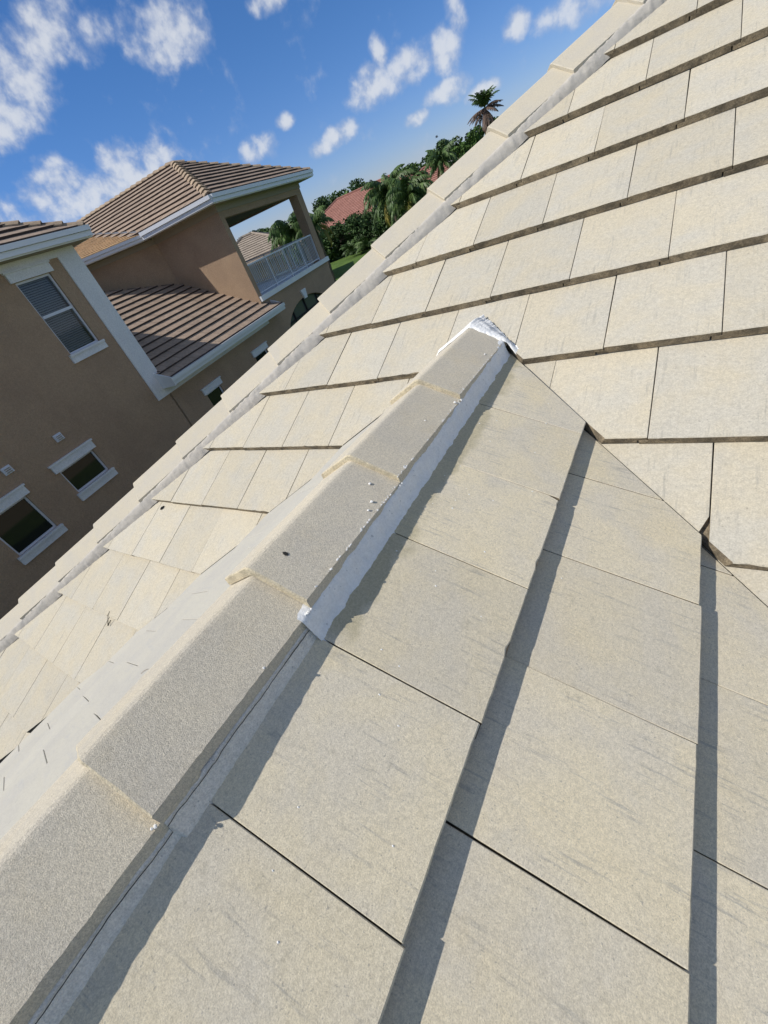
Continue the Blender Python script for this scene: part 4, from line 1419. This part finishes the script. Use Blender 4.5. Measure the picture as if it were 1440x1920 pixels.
palm('queen_palm', 119.3, 46, 4.3, 3.3, 'large drooping green palm in front of the red tile roof', nf=30, seed=3, nyel=3, droop=2.3, feather=1.0, ll=0.75, nleaf=44)
palm('queen_palm', 117.2, 43, 3.7, 2.9, 'bushy green palm with yellow lower fronds close to the cream ridge', nf=26, seed=4, nyel=3, droop=2.4, feather=1.0, ll=0.75, nleaf=40)
palm('queen_palm', 130.4, 40, 4.4, 2.9, 'weeping light green palm seen behind the balcony railing', nf=28, seed=5, nyel=0, droop=2.7, feather=1.2, ll=0.8, nleaf=44)
palm('queen_palm', 128.2, 38, 4.5, 2.0, 'yellowish palm behind the porch column', nf=18, seed=6, nyel=5, droop=2.2, feather=1.0, ll=0.6)
palm('tall_palm', 108.35, 75, 8.3, 2.6, 'tall palm with dead brown fronds standing out against the sky', nf=46, seed=7, dead=0.62, droop=1.5, feather=0.5, ll=0.55, tr_=0.2, el=(-0.2, 1.5))
palm('queen_palm', 113.3, 60, 5.0, 2.6, 'dark rounded palm behind the small red roof', nf=26, seed=8, droop=2.2, feather=1.0, ll=0.7, nleaf=36)

tg_ = 'trees along the horizon'
TR = [(135.6, 70, 6.6, 2.4, m_leafb, 'blue green tree behind the left end of the tan roof'),
      (133.6, 95, 6.9, 2.6, m_leafd, 'small dark tree top above the ridge of the tan roof'),
      (127.0, 100, 7.4, 3.6, m_leafd, 'round dark tree just right of the porch column'),
      (124.6, 105, 7.6, 4.2, m_leafg, 'mid green tree left of the big red roof'),
      (123.2, 112, 8.2, 4.2, m_leafd, 'dark bushy tree behind the peak of the big red roof'),
      (121.6, 115, 7.6, 3.6, m_leafd, 'dark tree peeping over the big red roof'),
      (126.0, 84, 5.3, 2.6, m_leafd, 'low dark tree at the left corner of the big red roof'),
      (116.6, 82, 6.4, 4.2, m_leafg, 'bright green tree behind the drooping palm'),
      (115.0, 88, 7.0, 3.6, m_leafg, 'green tree directly behind the small red roof'),
      (112.2, 84, 7.4, 3.2, m_leafd, 'dark green tree right of the small red roof'),
      (110.6, 78, 6.8, 3.0, m_leafg, 'mid green tree left of the tall brown palm'),
      (109.2, 90, 7.8, 3.0, m_leafd, 'dark pointed tree below the tall brown palm'),
      (107.0, 92, 7.4, 3.6, m_leafd, 'dark tree hidden mostly by the cream ridge'),
      (119.2, 70, 5.2, 3.2, m_leafd, 'dark tree between the palm and the red tile roof')]
for i, (a, d, h, r, mt, lab) in enumerate(TR):
    tree('broadleaf_tree', a, d, h, r, mt, lab, tg_, seed=60 + i, low=0.28, size=0.5, n=4200)
# shrubs of the dark hedge in front of the red house
SH = [(127.9, 65, 2.5, 2.0), (126.7, 65, 2.8, 2.1), (125.4, 64, 2.7, 2.1), (124.0, 62, 2.9, 2.1), (122.8, 61, 2.9, 2.2), (121.6, 60, 2.8, 2.1), (120.3, 58, 2.6, 2.0), (119.0, 56, 2.5, 2.0), (128.9, 65, 2.4, 1.9)]
LB = ['dark shrub right beside the porch column above the lawn', 'dark shrub at the left corner of the red roofed house', 'broad dark shrub below the left part of the red roof', 'tall dark shrub in the middle of the hedge',
      'dark shrub below the right part of the red roof', 'dark shrub at the foot of the mauve wall', 'dark shrub left of the palm trunk', 'dark shrub under the drooping palm', 'dark shrub hidden behind the balcony railing']
for i, (a, d, h, r) in enumerate(SH):
    tree('hedge_shrub', a, d, h * 1.28, r * 1.1, m_leafd, LB[i], 'dark hedge shrubs behind the lawn', seed=90 + i, low=0.15, size=0.32, n=2600, cat='shrub')
# low fan of arching leaves in front of the hedge
for i, (a, d, lab) in enumerate([(124.9, 58.5, 'low arching fern like palm at the hedge, left one'), (123.2, 57, 'low arching palm clump at the hedge, right one')]):
    rn = random.Random(130 + i)
    root = empty('palm_clump', at(a, d), 0, lab, 'shrub')
    for k in range(16):
        vs, fs = frond(rn, (0, 0, 0.6), k * 2.4, rn.uniform(0.3, 1.3), 1.9, 1.6, 22, 0.5, feather=0.6)
        mesh('frond', vs, fs, m_palm, root)
# far wood closing the horizon all around
rn = random.Random(77)
vs, fs = [], []
for i in range(520):
    az = rn.uniform(0, 360); d = rn.uniform(150, 240)
    c = at(az, d); hgt = rn.uniform(3.2, 5.6)
    cl = [(c.x + rn.uniform(-3, 3), c.y + rn.uniform(-3, 3), GROUND + hgt * rn.uniform(.3, .75), rn.uniform(1.8, 3.2)) for _ in range(4)]
    v2, f2 = leaves(110, cl, 1.3, rn)
    o = len(vs); vs += v2; fs += [tuple(o + k for k in f) for f in f2]
tag(mesh('far_wood', vs, fs, m_leafd), kind='stuff')

# a distant bird
b = at(113.25, 60, 4.8 + 60 * math.tan(R(2.21)))
mb = MB()
mb.add([(-.22, 0, 0), (0.02, .05, .02), (.2, 0, .02), (0.02, -.05, -.0), (0.02, 0, -.06)], [(0, 1, 4), (1, 2, 4), (2, 3, 4), (3, 0, 4), (0, 3, 2, 1)])
bird = mb.build('bird', m_pink)
for s in (1, -1):
    t = MB(); t.add([(-.05, s * .03, .02), (.07, s * .03, .02), (.04, s * .3, .14), (-.04, s * .3, .14), (-.06, s * .55, .05)], [(0, 1, 2, 3), (3, 2, 4)])
    t.build('wing', m_pink, bird)
bird.location = b; bird.rotation_euler = (0, 0, 0.6)
tag(bird, 'small dark bird flying in the sky above the trees', 'bird')
